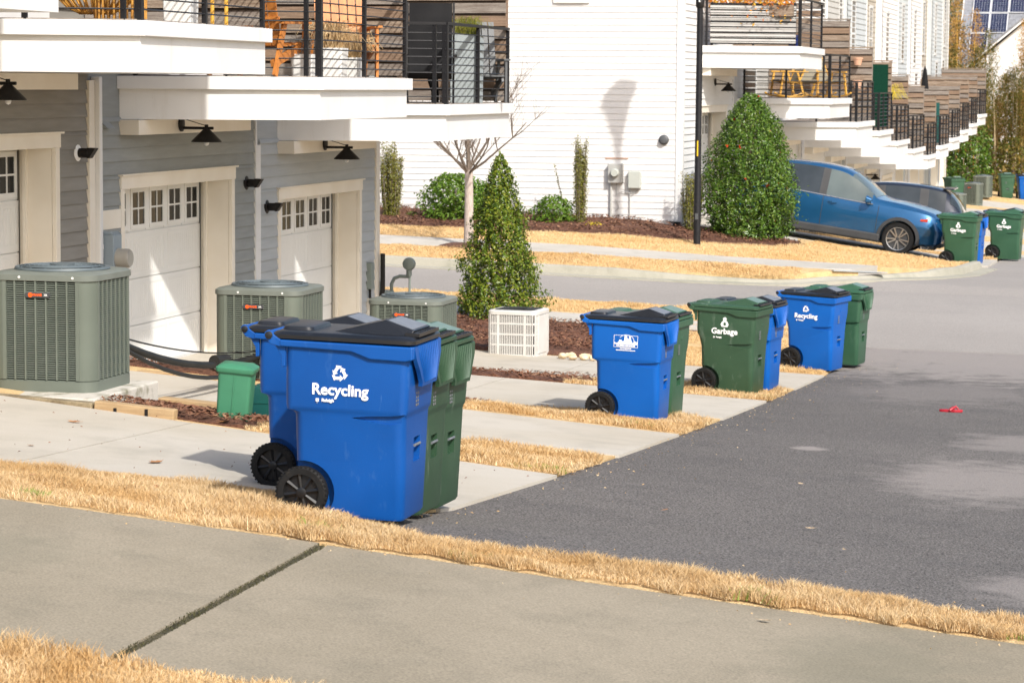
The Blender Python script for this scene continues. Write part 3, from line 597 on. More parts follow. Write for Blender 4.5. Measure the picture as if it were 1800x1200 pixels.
def garage(parent, x, y0, y1, z0, ztop, detail=True, rec=.36):
    """cased opening with a recessed panelled door"""
    cw = .10
    cs = MB().box(x - .01, x + .035, y0 - cw, y0, z0, ztop - .16).box(x - .01, x + .035, y1, y1 + cw, z0, ztop - .16).box(x - .01, x + .045, y0 - cw - .01, y1 + cw + .01, ztop - .16, ztop - .02).box(x - .01, x + .075, y0 - cw - .035, y1 + cw + .035, ztop - .02, ztop)
    cs.build('garage_casing', 'cream_trim', parent, bevel=.004)
    MB().box(x - rec, x - .012, y0 - .02, y0, z0, ztop - .16).box(x - rec, x - .012, y1, y1 + .02, z0, ztop - .16).box(x - rec, x - .012, y0, y1, ztop - .16, ztop - .14).box(x - rec + .05, x - rec + .085, y1 - .05, y1 - .0005, z0, ztop - .161).build('jamb', 'cream_trim', parent)
    H = ztop - .16 - z0; xd = x - rec
    d = MB().box(xd - .06, xd - .03, y0, y1, z0, ztop - .16).build('garage_door', 'door_white', parent)
    ns = 4; sh = H / ns
    for k in range(ns - 1):
        mb = MB(); a, b_ = z0 + k * sh + .006, z0 + (k + 1) * sh - .006
        yy = y0; npan = 3; pw = (y1 - y0) / npan
        mb.box(xd - .032, xd - .012, y0 + .005, y1 - .005, a, b_)
        if detail:
            for p in range(npan):
                ya, yb = y0 + p * pw + .09, y0 + (p + 1) * pw - .09
                mb.box(xd - .014, xd - .008, ya - .04, yb + .04, a + .04, a + .07).box(xd - .014, xd - .008, ya - .04, yb + .04, b_ - .07, b_ - .04).box(xd - .014, xd - .008, ya - .04, ya - .01, a + .07, b_ - .07).box(xd - .014, xd - .008, yb + .01, yb + .04, a + .07, b_ - .07)
                q = ya
                while q < yb - .02: mb.box(xd - .014, xd - .0095, q, q + .05, a + .075, b_ - .075); q += .064
        mb.build('door_section', 'door_white', d)
    a, b_ = z0 + 3 * sh + .006, z0 + 4 * sh
    nw = 6 if detail else 4; ww = (y1 - y0) / nw; fr = MB(); fr.box(xd - .032, xd - .022, y0 + .005, y1 - .005, a, b_)
    for k in range(nw):
        ya, yb = y0 + k * ww + .10, y0 + (k + 1) * ww - .10; za, zb = a + .07, b_ - .09
        for q in ((ya - .05, ya, za - .05, zb + .05), (yb, yb + .05, za - .05, zb + .05), (ya, yb, za - .05, za), (ya, yb, zb, zb + .05)): fr.box(xd - .024, xd - .006, *q)
        fr.box(xd - .02, xd - .008, (ya + yb) / 2 - .010, (ya + yb) / 2 + .010, za, zb).box(xd - .02, xd - .009, ya, yb, (za + zb) / 2 - .010, (za + zb) / 2 + .010)
        MB().box(xd - .0215, xd - .0165, ya, yb, za, zb).build('pane', 'window_glass', d)
        if k < nw - 1: fr.box(xd - .024, xd - .014, yb + .052, yb + .148, a, b_)
    fr.build('window_frame', 'door_white', d)
    return d
def barn_lamp(parent, x, y, z):
    """gooseneck wall lamp; x is the wall face"""
    l = MB().lathe([(.085, 0), (.085, .018), (.05, .03)], (x, y, z), 'x', 20).build('wall_lamp', 'black_metal', parent, smooth=True)
    MB().tube([(x + .02, y, z - .045), (x + .38, y, z - .045)], .016, 8).tube([(x + .02, y, z + .06), (x + .30, y, z - .02)], .005, 6).build('lamp_arm', 'black_metal', l)
    MB().lathe([(.020, 0), (.024, -.045), (.045, -.06), (.165, -.18), (.17, -.193), (.16, -.188), (.036, -.07)], (x + .30, y, z - .005), 'z', 28).build('lamp_shade', 'black_metal', l, smooth=True)
    MB().lathe([(.001, -.235), (.022, -.225), (.03, -.20), (.02, -.16)], (x + .30, y, z - .005), 'z', 12).build('bulb', 'white_ink', l, smooth=True)
def spot_lamp(parent, x, y, z, white=False):
    """stubby tubular wall light"""
    l = MB().lathe([(.085, 0), (.085, .012), (.06, .022)], (x, y, z), 'x', 20).build('wall_spotlight', 'white_ink' if white else 'black_metal', parent, smooth=True)
    MB().lathe([(.045, .02), (.05, .03), (.05, .11), (.055, .112), (.055, .13), (.05, .135)], (x, y, z), 'x', 18).prism([(x + .13, z + .055), (x + .215, z + .05), (x + .15, z - .05), (x + .13, z - .055)], y - .05, y + .05, 'xz').build('spotlight_barrel', 'black_metal', l, smooth=True)

def near_house(Y0, zf, zb, m, label, Y1=None, end=False, lamp=True):
    Y1 = Y1 or Y0 + 5.2; ya, yb = Y0 + .88, Y0 + 4.26; zt = zb - .585
    h = thing('townhouse', label, 'house', (0, (Y0 + Y1) / 2, zf), world=True)
    zg = zf - .35
    MB().box(-9, -.46, Y0 + .002, Y1 - .002, zg, zb + 7).build('house_body', m, h)
    MB().box(-.46, -.002, Y0 + .002, ya - .021, zg, zb + 7).box(-.46, -.002, yb + .021, Y1 - .002, zg, zb + 7).box(-.46, -.002, ya - .021, yb + .021, zt - .139, zb + 7).build('wall', m, h)
    boards(h, 0, Y0 + (.12 if Y0 > 25 else .02), ya - .10, zf + .12, zt, .14, m); boards(h, 0, yb + .10, Y1 - .10, zf + .12, zt, .14, m)
    boards(h, 0, Y0 + .12, Y1 - .10, zt, zb + .02, .14, m)
    lap(MB(), 0, Y0 + .1, Y1 - .1, zb + .5, zb + 7, .14).build('upper_siding', m, h, fix=False)
    MB().box(-.01, .02, Y0 + .01, ya - .101, zf - .3, zf + .118).build('foundation', 'pad_concrete', h); MB().box(-.01, .02, yb + .101, Y1 - .1, zf - .3, zf + .118).build('foundation', 'pad_concrete', h)
    MB().box(-9.2, .25, Y0, Y1, zb + 7, zb + 7.3).build('roof', 'white_trim', h)
    garage(h, 0, ya, yb, zf + .0, zt)
    MB().box(.0, .24, Y0 + .78, Y0 + 4.36, zb - .165, zb - .004).build('ledger', 'cream_trim', h, bevel=.006)
    b = balcony(h, 0, Y0 + .76, Y1 + .0, zb, wood=int(Y0) % 3)
    dr = MB().box(.02, .05, Y0 + 1.3, Y0 + 4.1, zb + .48, zb + 2.65).build('patio_door', 'white_trim', h)
    for k in range(2): MB().box(.045, .056, Y0 + 1.42 + k * 1.33, Y0 + 2.65 + k * 1.33, zb + .62, zb + 2.52).build('pane', 'window_glass', dr)
    if lamp: barn_lamp(h, .241, Y0 + 2.02, zb - .06)
    return h
H0 = near_house(15.55, 1.72, 4.57, 'siding_taupe', 'nearest townhouse, only the corner of its white balcony shows at upper left', lamp=False)
H1 = near_house(20.75, 1.24, 4.09, 'siding_taupe', 'taupe sided townhouse with white balcony and bamboo seat, behind the large air conditioner')
H2 = near_house(25.95, .76, 3.61, 'siding_blue', 'slate blue townhouse whose white garage door catches a sun triangle')
H3 = near_house(31.15, .44, 3.29, 'siding_pale', 'pale blue end townhouse at the cross street with black chairs on its balcony', Y1=36.3)
# trim between the houses, lamps and boxes on the walls
MB().box(-.01, .05, 25.84, 25.99, 1.0, 4.02).build('corner_board', 'cream_trim', H1, bevel=.004)
MB().box(.0, .10, 25.995, 26.075, 1.0, 4.06).build('downspout', 'white_trim', H2, bevel=.01)
MB().box(-.01, .04, 31.05, 31.10, .7, 3.55).build('corner_board', 'white_trim', H2)
MB().box(-.01, .028, 31.10, 31.27, .5, 3.25).build('corner_board', 'white_trim', H3)
MB().box(-.11, .045, 36.17, 36.345, .75, 3.28).build('corner_board', 'cream_trim', H3, bevel=.004)
MB().tube([(.10, 36.30, 1.62), (.10, 36.30, 1.1), (.02, 36.33, .75), (.0, 36.36, .3)], .035, 10).build('drain_pipe', 'hose_black', H3, smooth=True)
spot_lamp(H1, .018, 25.59, 3.28, True); spot_lamp(H2, .018, 30.75, 2.80); spot_lamp(H3, .018, 31.51, 2.48)
MB().prism([(.015, 3.60), (.10, 3.52), (.015, 3.52)], 26.22, 26.42, 'xz').build('vent_hood', 'siding_blue', H2)
mt = MB().box(.015, .20, 26.10, 26.33, 1.35, 2.42).prism([(.015, 2.42), (.20, 2.42), (.16, 2.45), (.015, 2.45)], 26.10, 26.33, 'xz').build('electric_meter', 'meter_gray', H2, bevel=.008)
MB().lathe([(.105, 0), (.105, .02), (.10, .03), (.10, .12), (.085, .14)], (.20, 26.22, 2.17), 'x', 24).build('meter_dial', 'meter_pale', mt, smooth=True)
MB().box(.02, .023, 26.092, 26.098, 2.3, 2.36).box(.06, .09, 26.094, 26.0995, 2.27, 2.32).build('sticker', 'white_ink', mt)
MB().box(-.01, .034, 26.08, 26.72, 2.46, 2.66).build('meter_backboard', 'cream_trim', H2)
bx = MB().box(.015, .09, 35.78, 35.92, 1.15, 1.52).build('disconnect_box', 'gas_gray', H3, bevel=.006)
MB().tube([(.05, 35.85, 1.15), (.05, 35.85, .95), (.12, 35.9, .8), (.2, 35.7, .55)], .018, 8).build('conduit', 'hose_black', bx, smooth=True)
MB().box(.015, .08, 35.78, 36.0, .78, 1.02).build('outlet_cover', 'pad_concrete', H3, bevel=.006)

# ---------------------------------------------------------------- white corner house and the far row
XF = 1.1
def window(parent, x, y0, y1, z0, z1, along='y'):
    if along == 'y':
        f = MB().box(x, x + .035, y0 - .06, y0, z0 - .1, z1 + .1).box(x, x + .035, y1, y1 + .06, z0 - .1, z1 + .1).box(x, x + .052, y0, y1, z1, z1 + .1).box(x, x + .06, y0, y1, z0 - .1, z0).build('window', 'far_trim', parent)
        MB().box(x, x + .02, y0, y1, z0, z1).build('pane', 'window_glass', f); MB().box(x + .02, x + .03, y0, y1, (z0 + z1) / 2 - .025, (z0 + z1) / 2 + .025).build('sash', 'white_trim', f)
    else:
        f = MB().box(y0 - .1, y0, x - .05, x, z0 - .13, z1 + .1).box(y1, y1 + .1, x - .05, x, z0 - .13, z1 + .1).box(y0, y1, x - .052, x, z1, z1 + .1).box(y0, y1, x - .06, x, z0 - .13, z0).build('window', 'white_trim', parent)
        MB().box(y0, y1, x - .02, x, z0, z1).build('pane', 'window_glass', f)
    return f
BZ = [4.40, 3.28, 2.67, 2.37, 2.0, 1.66, 1.34, 1.56, 1.73, 1.94, 2.13, 2.46, 2.6]
FM = ['white_siding', 'siding_lightgray', 'white_siding', 'white_siding', 'siding_lightgray', 'siding_bluewhite', 'siding_beige', 'white_siding', 'siding_bluewhite', 'white_siding', 'siding_beige', 'siding_bluewhite', 'siding_lightgray']
FL = ['white sided corner house facing the street with a meter on its end wall',
 'townhouse next to the white corner house with rocking chairs on its balcony', 'townhouse with two clay pots on its balcony screen',
 'townhouse with a green turf panel on its balcony screen', 'townhouse with a yellow plant on its balcony', 'pale blue townhouse, sixth from the street, in the far row',
 'beige townhouse with the lowest balcony in the far row', 'white townhouse just past the lowest balcony of the far row', 'pale blue townhouse with a closed black umbrella on its balcony',
 'white townhouse, third from the far end of the row of balconies', 'narrow beige townhouse, second from the far end of the row of balconies', 'pale blue townhouse with the last balcony of the far row', 'last light grey townhouse against the bamboo']
for i in range(13):
    y0, y1 = FY[i], FY[i + 1]; zb = BZ[i]; zf = 4 - float(np.interp(y0 + 3, *GT[1])) - (.0 if i else .0); m = FM[i]; m = m
    xo = XF + (0, 0, .0, .12, 0, .1, -.1, .12, 0, .1, -.1, .1, -.05)[i]
    h = thing('townhouse', FL[i], 'house', (xo, (y0 + y1) / 2, zf), world=True)
    ya = y0 + (2.2 if i == 0 else .9); yb = ya + 3.2; zt = min(zb - .58, zf + 2.45); top = max(zb + 6, 9)
    if zt - zf < 1.9: zf = zt - 2.1
    MB().box(-9, xo - .46, y0 + .02, y1 - .001, zf - 1.2, top).build('house_body', m, h)
    MB().box(xo - .46, xo - .002, y0 + .02, ya - .021, zf - 1.2, top).box(xo - .46, xo - .002, yb + .021, y1 - .001, zf - 1.2, top).box(xo - .46, xo - .002, ya - .021, yb + .021, zt - .139, top).build('wall', m, h)
    sd = MB(); lap(sd, xo, y0 + .1, ya - .1, zf - .1, zt, .14); lap(sd, xo, yb + .1, y1 - .1, zf - .1, zt, .14); lap(sd, xo, y0 + .1, y1 - .1, zt, top, .14 if i < 3 else .17); sd.build('siding', m, h, fix=False)
    MB().box(-9.1, xo + .2, y0, y1, top, top + .3).build('roof', 'white_trim', h)
    MB().box(xo - .02, xo + .035, y1 - .1, y1 - .002, zf - .5, top - .01).build('corner_board', 'white_trim', h)
    garage(h, xo, ya, yb, zf, zt, detail=i < 1)
    if i < 12:
        MB().box(xo, xo + .24, y0 + (2.0 if i == 0 else .7), y1 - .9, zb - .165, zb - .004).build('ledger', 'cream_trim', h)
        balcony(h, xo, y0 + (1.75 if i == 0 else .55), y1 + .02, zb, proj=3.2 - xo, wood=i % 3, rails=True, open_side=i > 0, near=i < 2, nslat=0 if i == 0 else 11)
    if i in (0, 6, 7): barn_lamp(h, xo + .02, ya + 1.7, zb - .3 if i == 0 else zb - .2)
    if i in (5, 6, 7, 8, 9, 10, 11, 12):
        for (a, b_, z0_, z1_) in (((1.2, 2.1, 3.0, 5.0),) if i % 2 else ((2.6, 3.5, 3.3, 5.3),)): window(h, xo, y0 + a, y0 + b_, zb + z0_, zb + z1_)
        window(h, xo, y0 + 2.0, y0 + 3.0, zb + .6, zb + 2.6)
    if i in (1, 2, 3, 4):
        window(h, xo, y0 + 1.6, y0 + 3.4, zb + .55, zb + 2.6); window(h, xo, y0 + 3.9, y0 + 4.5, zb + 3.6, zb + 5.2)
    if i == 0: HW = h; ZW = zf
    if i in (5, 8): MB().box(xo - .01, xo + .06, y0 + .12, y0 + .22, zf, zb + 4).build('downspout', 'white_trim', h)
# end wall of the corner house: single boards as far as they show
zw = 1.09
MB().box(-9, XF, 54.58, 54.62, zw - .4, 9).build('end_wall', 'white_siding', HW)
boards(HW, 54.58, -6.2, XF - .12, zw, 6.4, .13, 'white_siding', along='x')
lap(MB(), 54.58, -6.2, XF - .12, 6.41, 9, .13, along='x').build('upper_siding', 'white_siding', HW, fix=False)
lap(MB(), 54.58, -9, -6.21, zw, 9, .13, along='x').build('rear_siding', 'white_siding', HW, fix=False)
MB().box(XF - .12, XF + .03, 54.545, 54.70, zw, 9).build('corner_board', 'white_trim', HW)
for k in range(14): MB().box(-3.4 + k * .33, -3.4 + k * .33 + .322, 54.47, 54.577, zw - .30, zw - .01).build('ledge_stone', 'ledge_stone', HW)
window(HW, 54.57, -1.53, -.97, 5.83, 7.4, 'x')
MB().lathe([(.105, 0), (.105, -.03), (.075, -.05), (.075, -.09), (.04, -.10)], (.73, 54.56, 2.90), 'y', 20).build('wall_spotlight', 'plastic_gray', HW, smooth=True)
em = MB().box(-.42, -.11, 54.42, 54.565, 2.0, 2.40).build('electric_meter', 'util_gray', HW, bevel=.012)
MB().lathe([(.09, 0), (.085, -.06), (.07, -.10)], (-.265, 54.42, 2.21), 'y', 20).build('meter_dial', 'util_pale', em, smooth=True)
MB().tube([(-.37, 54.52, 2.0), (-.37, 54.52, 1.1)], .025, 8).build('conduit', 'util_gray', em)
MB().tube([(-.25, 54.53, 2.0), (-.25, 54.53, 1.75), (-.14, 54.52, 1.82), (.0, 54.52, 1.80), (.1, 54.52, 1.78), (.2, 54.52, 1.86)], .009, 6).tube([(-.27, 54.53, 1.66), (-.22, 54.53, 1.55), (-.2, 54.53, 1.48), (-.27, 54.53, 1.42)], .008, 6).build('loose_cable', 'util_gray', em)
jb = MB().box(-.0, .27, 54.44, 54.565, 1.89, 2.25).build('junction_box', 'util_pale', HW, bevel=.02)
MB().tube([(.03, 54.53, 1.89), (.03, 54.53, 1.1)], .010, 6).build('conduit', 'util_gray', jb)
MB().box(-.5, -.02, 54.545, 54.56, 2.50, 2.515).build('flashing', 'pot_terra', HW)
MB().box(XF - .13, XF + .0, 54.40, 54.54, zw - .02, zw + .13).build('drain_box', 'hose_black', HW)
# ================================================================= wheeled carts
def rrect(x0, x1, hw, r, z, n=5):
    """rounded rectangle ring in plan"""
    pts = []
    for cx, cy, a0 in ((x1 - r, hw - r, 0), (x0 + r, hw - r, 90), (x0 + r, -hw + r, 180), (x1 - r, -hw + r, 270)):
        for k in range(n + 1):
            a = R(a0 + 90 * k / n); pts.append((cx + r * math.cos(a), cy + r * math.sin(a), z))
    return pts
def flat(name, polys, m, parent, y, z0=0, depth=.0008):
    """flat print on the -y side: polygons in (x, z)"""
    mb = MB()
    for p in polys: mb.prism(p, y - depth, y, 'xz')
    return mb.build(name, m, parent)
def recycle_polys(cx, cz, s):
    out = []
    for k in range(3):
        a = R(120 * k); ca, sa = math.cos(a), math.sin(a)
        def tr(p): x, z = p; return (cx + s * (x * ca - z * sa), cz + s * (x * sa + z * ca))
        out.append([tr(p) for p in ((-.50, -.56), (.02, -.56), (.02, -.28), (-.33, -.28))])
        out.append([tr(p) for p in ((.06, -.72), (.06, -.12), (.40, -.42))])
        out.append([tr(p) for p in ((.47, -.54), (.80, -.10), (.58, .04), (.34, -.30), (.46, -.42))])
    return out
def leaf_logo(cx, cz, s):
    p = []
    for k in range(4):
        a = R(45 + 90 * k); c, d = math.cos(a), math.sin(a)
        p.append([(cx + s * (c * x - d * z), cz + s * (d * x + c * z)) for x, z in ((.12, -.28), (.62, -.3), (.66, .22), (.2, .28))])
    p.append([(cx - .06 * s, cz - .6 * s), (cx + .06 * s, cz - .6 * s), (cx + .05 * s, cz - 1.1 * s), (cx - .05 * s, cz - 1.1 * s)])
    return p
CARTS = {}
def cart(kind):
    """kind: (colour, style, print). Local x points to the front (the street side)."""
    if kind in CARTS: return dup(CARTS[kind])
    colr, style, prt = kind
    body = {'blue': 'cart_blue', 'blue2': 'cart_blue_light', 'green': 'cart_green', 'green2': 'cart_green_light'}[colr]
    lid = 'lid_black' if colr.startswith('blue') else body
    t = thing('wheeled_cart', '', 'cart'); CARTS[kind] = t
    st = .62 if style == 'flap' else .66
    b = MB(); rn = [rrect(-.30, .315, .235, .05, .012), rrect(-.305, .325, .242, .05, .03), rrect(-.312, .33, .268, .06, .35), rrect(-.318, .33, .290, .06, st - .03 if style == 'flap' else .56)]
    if style == 'flap': rn += [rrect(-.33, .333, .292, .06, st - .012), rrect(-.362, .338, .2945, .04, st), rrect(-.370, .342, .297, .05, st + .025)]
    else: rn += [rrect(-.345, .337, .2945, .06, st), rrect(-.370, .342, .298, .05, st + .05)]
    rn += [rrect(-.372, .348, .304, .05, .78), rrect(-.374, .352, .305, .05, .985)]
    b.loft(rn)
    cut = [MB().lathe([(.178, -.30), (.178, -.20)], (-.255, 0, .15), 'y', 28), MB().lathe([(.178, .20), (.178, .30)], (-.255, 0, .15), 'y', 28),
           MB().box(-.5, -.255, -.31, -.2, -.1, .15), MB().box(-.5, -.255, .2, .31, -.1, .15)]
    # the pocket under the front corner of the upper box and the grip pocket in front
    cut += [MB().prism([(.02, .592), (.12, .575), (.25, .560), (.36, .59), (.36, .628), (.25, .612), (.12, .604)], s * .300 - .030, s * .300 + .030, 'xz') for s in (-1, 1)]
    cut += [MB().box(.30, .5, -.07, .07, .33, .47)]
    me = bool_cut(b, cut, 'body'); me.shade_smooth(); me.set_sharp_from_angle(angle=R(32)); link('body', me, body, t)
    # rim: deeper towards the front
    r = MB()
    for s in (-1, 1):
        r.prism([(-.40, .975), (.02, .965), (.13, .928), (.33, .925), (.375, .935), (.375, 1.008), (-.40, 1.012)], s * .300, s * .326, 'xz')
    r.box(.345, .378, -.30, .30, .935, 1.008).box(-.40, -.37, -.30, .30, .975, 1.012)
    r.build('rim', body, t, bevel=.008)
    # handle arms and bar
    h = MB()
    for s in (-1, 1):
        h.prism([(-.395, .972), (-.395, 1.012), (-.475, 1.062), (-.492, 1.045), (-.485, 1.02), (-.455, .985)], s * .270, s * .322, 'xz')
        h.prism([(-.435, .98), (-.37, .98), (-.37, .86), (-.392, .855), (-.396, .92)], s * .275, s * .30, 'xz')
    h.tube([(-.474, -.30, 1.040), (-.474, .30, 1.040)], .016, 10); h.build('handle', body, t, bevel=.004)
    for s in (-1, 1): MB().lathe([(.022, s * .322), (.022, s * .330), (.012, s * .334)], (-.463, 0, 1.035), 'y', 14).build('hinge_cap', 'lid_black', t, smooth=True)
    # front: grab flap with ribs, or a plain chamfered front
    if style == 'flap':
        f = MB(); prof = [(.378, 1.006, .285), (.388, .94, .275), (.394, .87, .215), (.398, .80, .165), (.395, .775, .160)]
        rg = [[(x, -w_, z), (x, w_, z), (x - .024, w_, z), (x - .024, -w_, z)] for x, z, w_ in prof]; f.loft(rg)
        for k in range(-5, 6):
            y = k * .040
            pts = [(x + .001, y * w_ / .285, z - .002) for x, z, w_ in prof[:-1]]; f.tube(pts, .006, 5)
        for s in (-1, 1): f.prism([(.345, .93), (.385, .93), (.39, .80), (.37, .83)], s * .12 - .01, s * .12 + .01, 'xz')
        f.build('grab_flap', body, t, smooth=True)
    else:
        f = MB(); f.box(.345, .352, -.03, .05, .80, .835).box(.334, .350, -.05, -.02, .835, .90); f.build('front_grip', 'lid_black' if False else body, t, bevel=.004)
    MB().tube([(.332, -.062, .425), (.332, .062, .425)], .008, 8).build('lift_bar', 'lid_label_glare', t, smooth=True)
    # lid with its raised spine
    l = MB(); l.loft([rrect(-.455, .372, .305, .06, 1.012), rrect(-.462, .382, .318, .06, 1.02), rrect(-.462, .382, .318, .06, 1.040), rrect(-.44, .365, .300, .06, 1.056), rrect(-.40, .34, .27, .06, 1.060)])
    lo = l.build('lid', lid, t, smooth=True)
    sp = MB(); W = .20
    A = [(-.20, 1.055), (.20, 1.128), (.335, 1.085), (.335, 1.055)]
    sp.add([(-.15, -.17, 1.054), (-.15, .17, 1.054), (.17, -W + .05, 1.138), (.17, W - .05, 1.138), (.345, -W + .02, 1.088), (.345, W - .02, 1.088), (.30, -W - .015, 1.054), (.30, W + .015, 1.054), (.32, -W - .02, 1.054), (.32, W + .02, 1.054)],
           [(0, 2, 3, 1), (2, 4, 5, 3), (0, 6, 2), (1, 3, 7), (2, 6, 8, 4), (3, 5, 9, 7), (4, 8, 9, 5), (0, 1, 7, 9, 8, 6)])
    sp.build('lid_spine', lid, lo, bevel=.006)
    lp = MB(); lp.add([(.182, -W + .06, 1.1375), (.182, W - .06, 1.1375), (.330, -W + .04, 1.0950), (.330, W - .04, 1.0950), (.182, -W + .06, 1.133), (.182, W - .06, 1.133), (.330, -W + .04, 1.0905), (.330, W - .04, 1.0905)], [(0, 2, 3, 1), (4, 5, 7, 6), (0, 1, 5, 4), (2, 6, 7, 3), (0, 4, 6, 2), (1, 3, 7, 5)])
    lp.build('lid_label_glare', 'lid_label_glare' if lid == 'lid_black' else 'lid_label_glare_green', lo)  # pale panel: label plus sky reflection painted into one colour
    fl = MB().box(.30, .385, -W - .02, W + .02, 1.058, 1.078)
    for k in range(7): fl.box(.346, .380, -.17 + k * .055, -.158 + k * .055, 1.062, 1.082)
    fl.build('lid_grip', 'lid_black', lo)
    rl = MB().loft([rrect(-.43, -.24, .20, .04, 1.058), rrect(-.42, -.25, .19, .04, 1.078), rrect(-.40, -.27, .17, .04, 1.082)]); rl.build('lid_handle', lid, lo, smooth=True)
    # wheels
    MB().tube([(-.255, -.30, .15), (-.255, .30, .15)], .012, 8).build('axle', 'lid_black', t)
    for s in (-1, 1):
        yo, yi = s * .318, s * .258
        ty = MB(); ty.lathe([(.105, yi), (.138, yi), (.149, yi + s * .010), (.150, (yi + yo) / 2), (.149, yo - s * .010), (.138, yo), (.105, yo), (.105, (yo + yi) / 2)], (-.255, 0, .15), 'y', 36, closed=True)
        wo = MB().lathe([(.106, yi), (.106, yo - s * .028), (.03, yo - s * .022), (.03, yo - s * .004), (.02, yo)], (-.255, 0, .15), 'y', 28).build('wheel', 'wheel_plastic', t, smooth=True)
        for k in range(36):
            a = 2 * math.pi * k / 36; c, d = math.cos(a), math.sin(a)
            ty.beam((-.255 + .1475 * c, yo - s * .016, .15 + .1475 * d), (-.255 + .1475 * c, yo - s * .001, .15 + .1475 * d), .011, .010, (c, 0, d))
        ty.build('tyre', 'rubber', wo, smooth=True)
        for k in range(8):
            a = 2 * math.pi * (k + .25) / 8; c, d = math.cos(a), math.sin(a)
            MB().tube([(-.255 + .028 * c, yo - s * .020, .15 + .028 * d), (-.255 + .105 * c, yo - s * .024, .15 + .105 * d)], [.010, .015], 6).build('spoke', 'wheel_plastic', wo, smooth=True)
    # prints
    ys = -.3055
    def words(name, body_, size, x, z, off=.0, align='CENTER', yy=ys):
        me = text_mesh(name, body_, size, off, .0007, align); return link(name, me, 'white_ink', t, loc=(x, yy, z), rot=(R(90), 0, 0))
    if prt == 'recycling':
        words('lettering', 'Recycling', .088, -.045, .742, .0022)
        flat('recycling_symbol', recycle_polys(-.05, .838, .062), 'white_ink', t, ys)
        flat('city_emblem', leaf_logo(-.175, .683, .017), 'white_ink', t, ys); words('emblem_lettering', 'Raleigh', .025, -.150, .683, .0010, 'LEFT')
    elif prt == 'garbage':
        words('lettering', 'Garbage', .095, -.02, .745, .0026)
        pts = [(-.055, .80), (.015, .80), (.03, .83), (.012, .862), (-.004, .874), (.004, .90), (-.02, .915), (-.044, .90), (-.036, .874), (-.052, .862), (-.07, .83)]
        flat('bag_symbol', [[(x - .0, z) for x, z in pts]], 'white_ink', t, ys)
        flat('bag_fold', [[(-.034, .815), (-.006, .815), (-.004, .845), (-.02, .86), (-.036, .845)]], body, t, ys - .0009)
        flat('city_emblem', leaf_logo(-.145, .675, .016), 'white_ink', t, ys); words('emblem_lettering', 'Raleigh', .024, -.122, .675, .0010, 'LEFT')
    elif prt == 'skyline':
        x0, x1, z0, z1 = -.135, .11, .755, .875; e = .0035
        flat('emblem_frame', [[(x0, z1 - e), (x1, z1 - e), (x1, z1), (x0, z1)], [(x0, z0), (x1, z0), (x1, z0 + e), (x0, z0 + e)], [(x0, z0), (x0 + e, z0), (x0 + e, z1), (x0, z1)], [(x1 - e, z0), (x1, z0), (x1, z1), (x1 - e, z1)]], 'white_ink', t, ys)
        sk = [(x0, .785), (x1, .785), (x1, .815), (.085, .815), (.08, .825), (.07, .812), (.055, .80), (.04, .835), (.035, .865), (.022, .868), (.018, .84), (.006, .84), (.002, .85), (-.006, .872), (-.02, .884), (-.026, .86), (-.028, .82), (-.05, .815), (-.06, .83), (-.08, .83), (-.085, .808), (-.105, .795), (x0, .805)]
        flat('skyline_emblem', [sk], 'white_ink', t, ys)
        arc = []
        for k in range(10):
            a0, a1 = R(150 - 22 * k), R(150 - 22 * (k + 1)); c = (-.005, .82)
            arc.append([(c[0] + r_ * .075 * math.cos(a), c[1] + r_ * .06 * math.sin(a)) for r_, a in ((1, a0), (1.06, a0), (1.06, a1), (1, a1))])
        flat('emblem_ring', arc, 'white_ink', t, ys - .0009)
        words('emblem_lettering', 'RALEIGH RECYCLES', .0215, -.0125, .771, .0012)
        flat('small_print', [[(-.07 + k * .013, .740), (-.06 + k * .013, .740), (-.06 + k * .013, .750), (-.07 + k * .013, .750)] for k in range(9)] + [[(-.11 + k * .011, .722), (-.1015 + k * .011, .722), (-.1015 + k * .011, .7305), (-.11 + k * .011, .7305)] for k in range(18)], 'white_ink', t, ys)
    # stamped serial marks on the front face
    sm = MB()
    for k in range(5):
        for j in range(2): sm.box(.3445, .3460, -.10 + j * .035, -.078 + j * .035, .655 + k * .022, .669 + k * .022)
    sm.build('serial_stamp', 'lid_label_glare', t)
    return t
def put(kind, x, y, yaw, label, tilt=1.5, z=None, side=0, s=1):
    t = cart(kind); t['label'] = label; t['group'] = 'wheeled household carts'
    t.location = (x, y, (gz(x, y) if z is None else z) + .006); t.rotation_euler = (R(side), R(tilt), R(yaw)); t.scale = (s, s, s); return t
BL, GR = ('blue', 'flap', 'recycling'), ('green', 'flap', 'garbage')
put(BL, 6.40, 14.58, 1, 'blue recycling cart nearest the camera, one wheel in the dry grass', z=1.54)
put(GR, 6.30, 15.32, 0, 'green cart squeezed directly behind the nearest blue cart', z=1.455)
put(('green', 'flap', 'plain'), 6.22, 16.02, -2, 'green cart at the back right of the nearest cluster of four', z=1.385)
put(('blue', 'flap', 'plain'), 5.49, 16.75, 1, 'blue cart set back behind the nearest one, by the green valve box', z=1.36)
put(('blue2', 'flap', 'skyline'), 5.70, 26.2, -3, 'blue cart with a white skyline emblem on its side', z=.665)
put(('green2', 'plain', 'plain'), 5.70, 26.98, -6, 'green cart half hidden behind the blue skyline emblem cart', z=.62)
put(('green', 'plain', 'garbage'), 5.90, 31.3, -9, 'green garbage cart in the middle of the row, with white lettering', z=.39)
put(('blue2', 'flap', 'plain'), 5.98, 32.05, -8, 'blue cart half hidden behind the middle green garbage cart', z=.36)
put(('blue2', 'plain', 'recycling'), 6.22, 36.5, -13, 'blue recycling cart on the asphalt edge by the street corner', z=.155)
put(('green2', 'flap', 'plain'), 6.45, 37.35, -8, 'green cart behind the blue recycling cart at the street corner', z=.15)
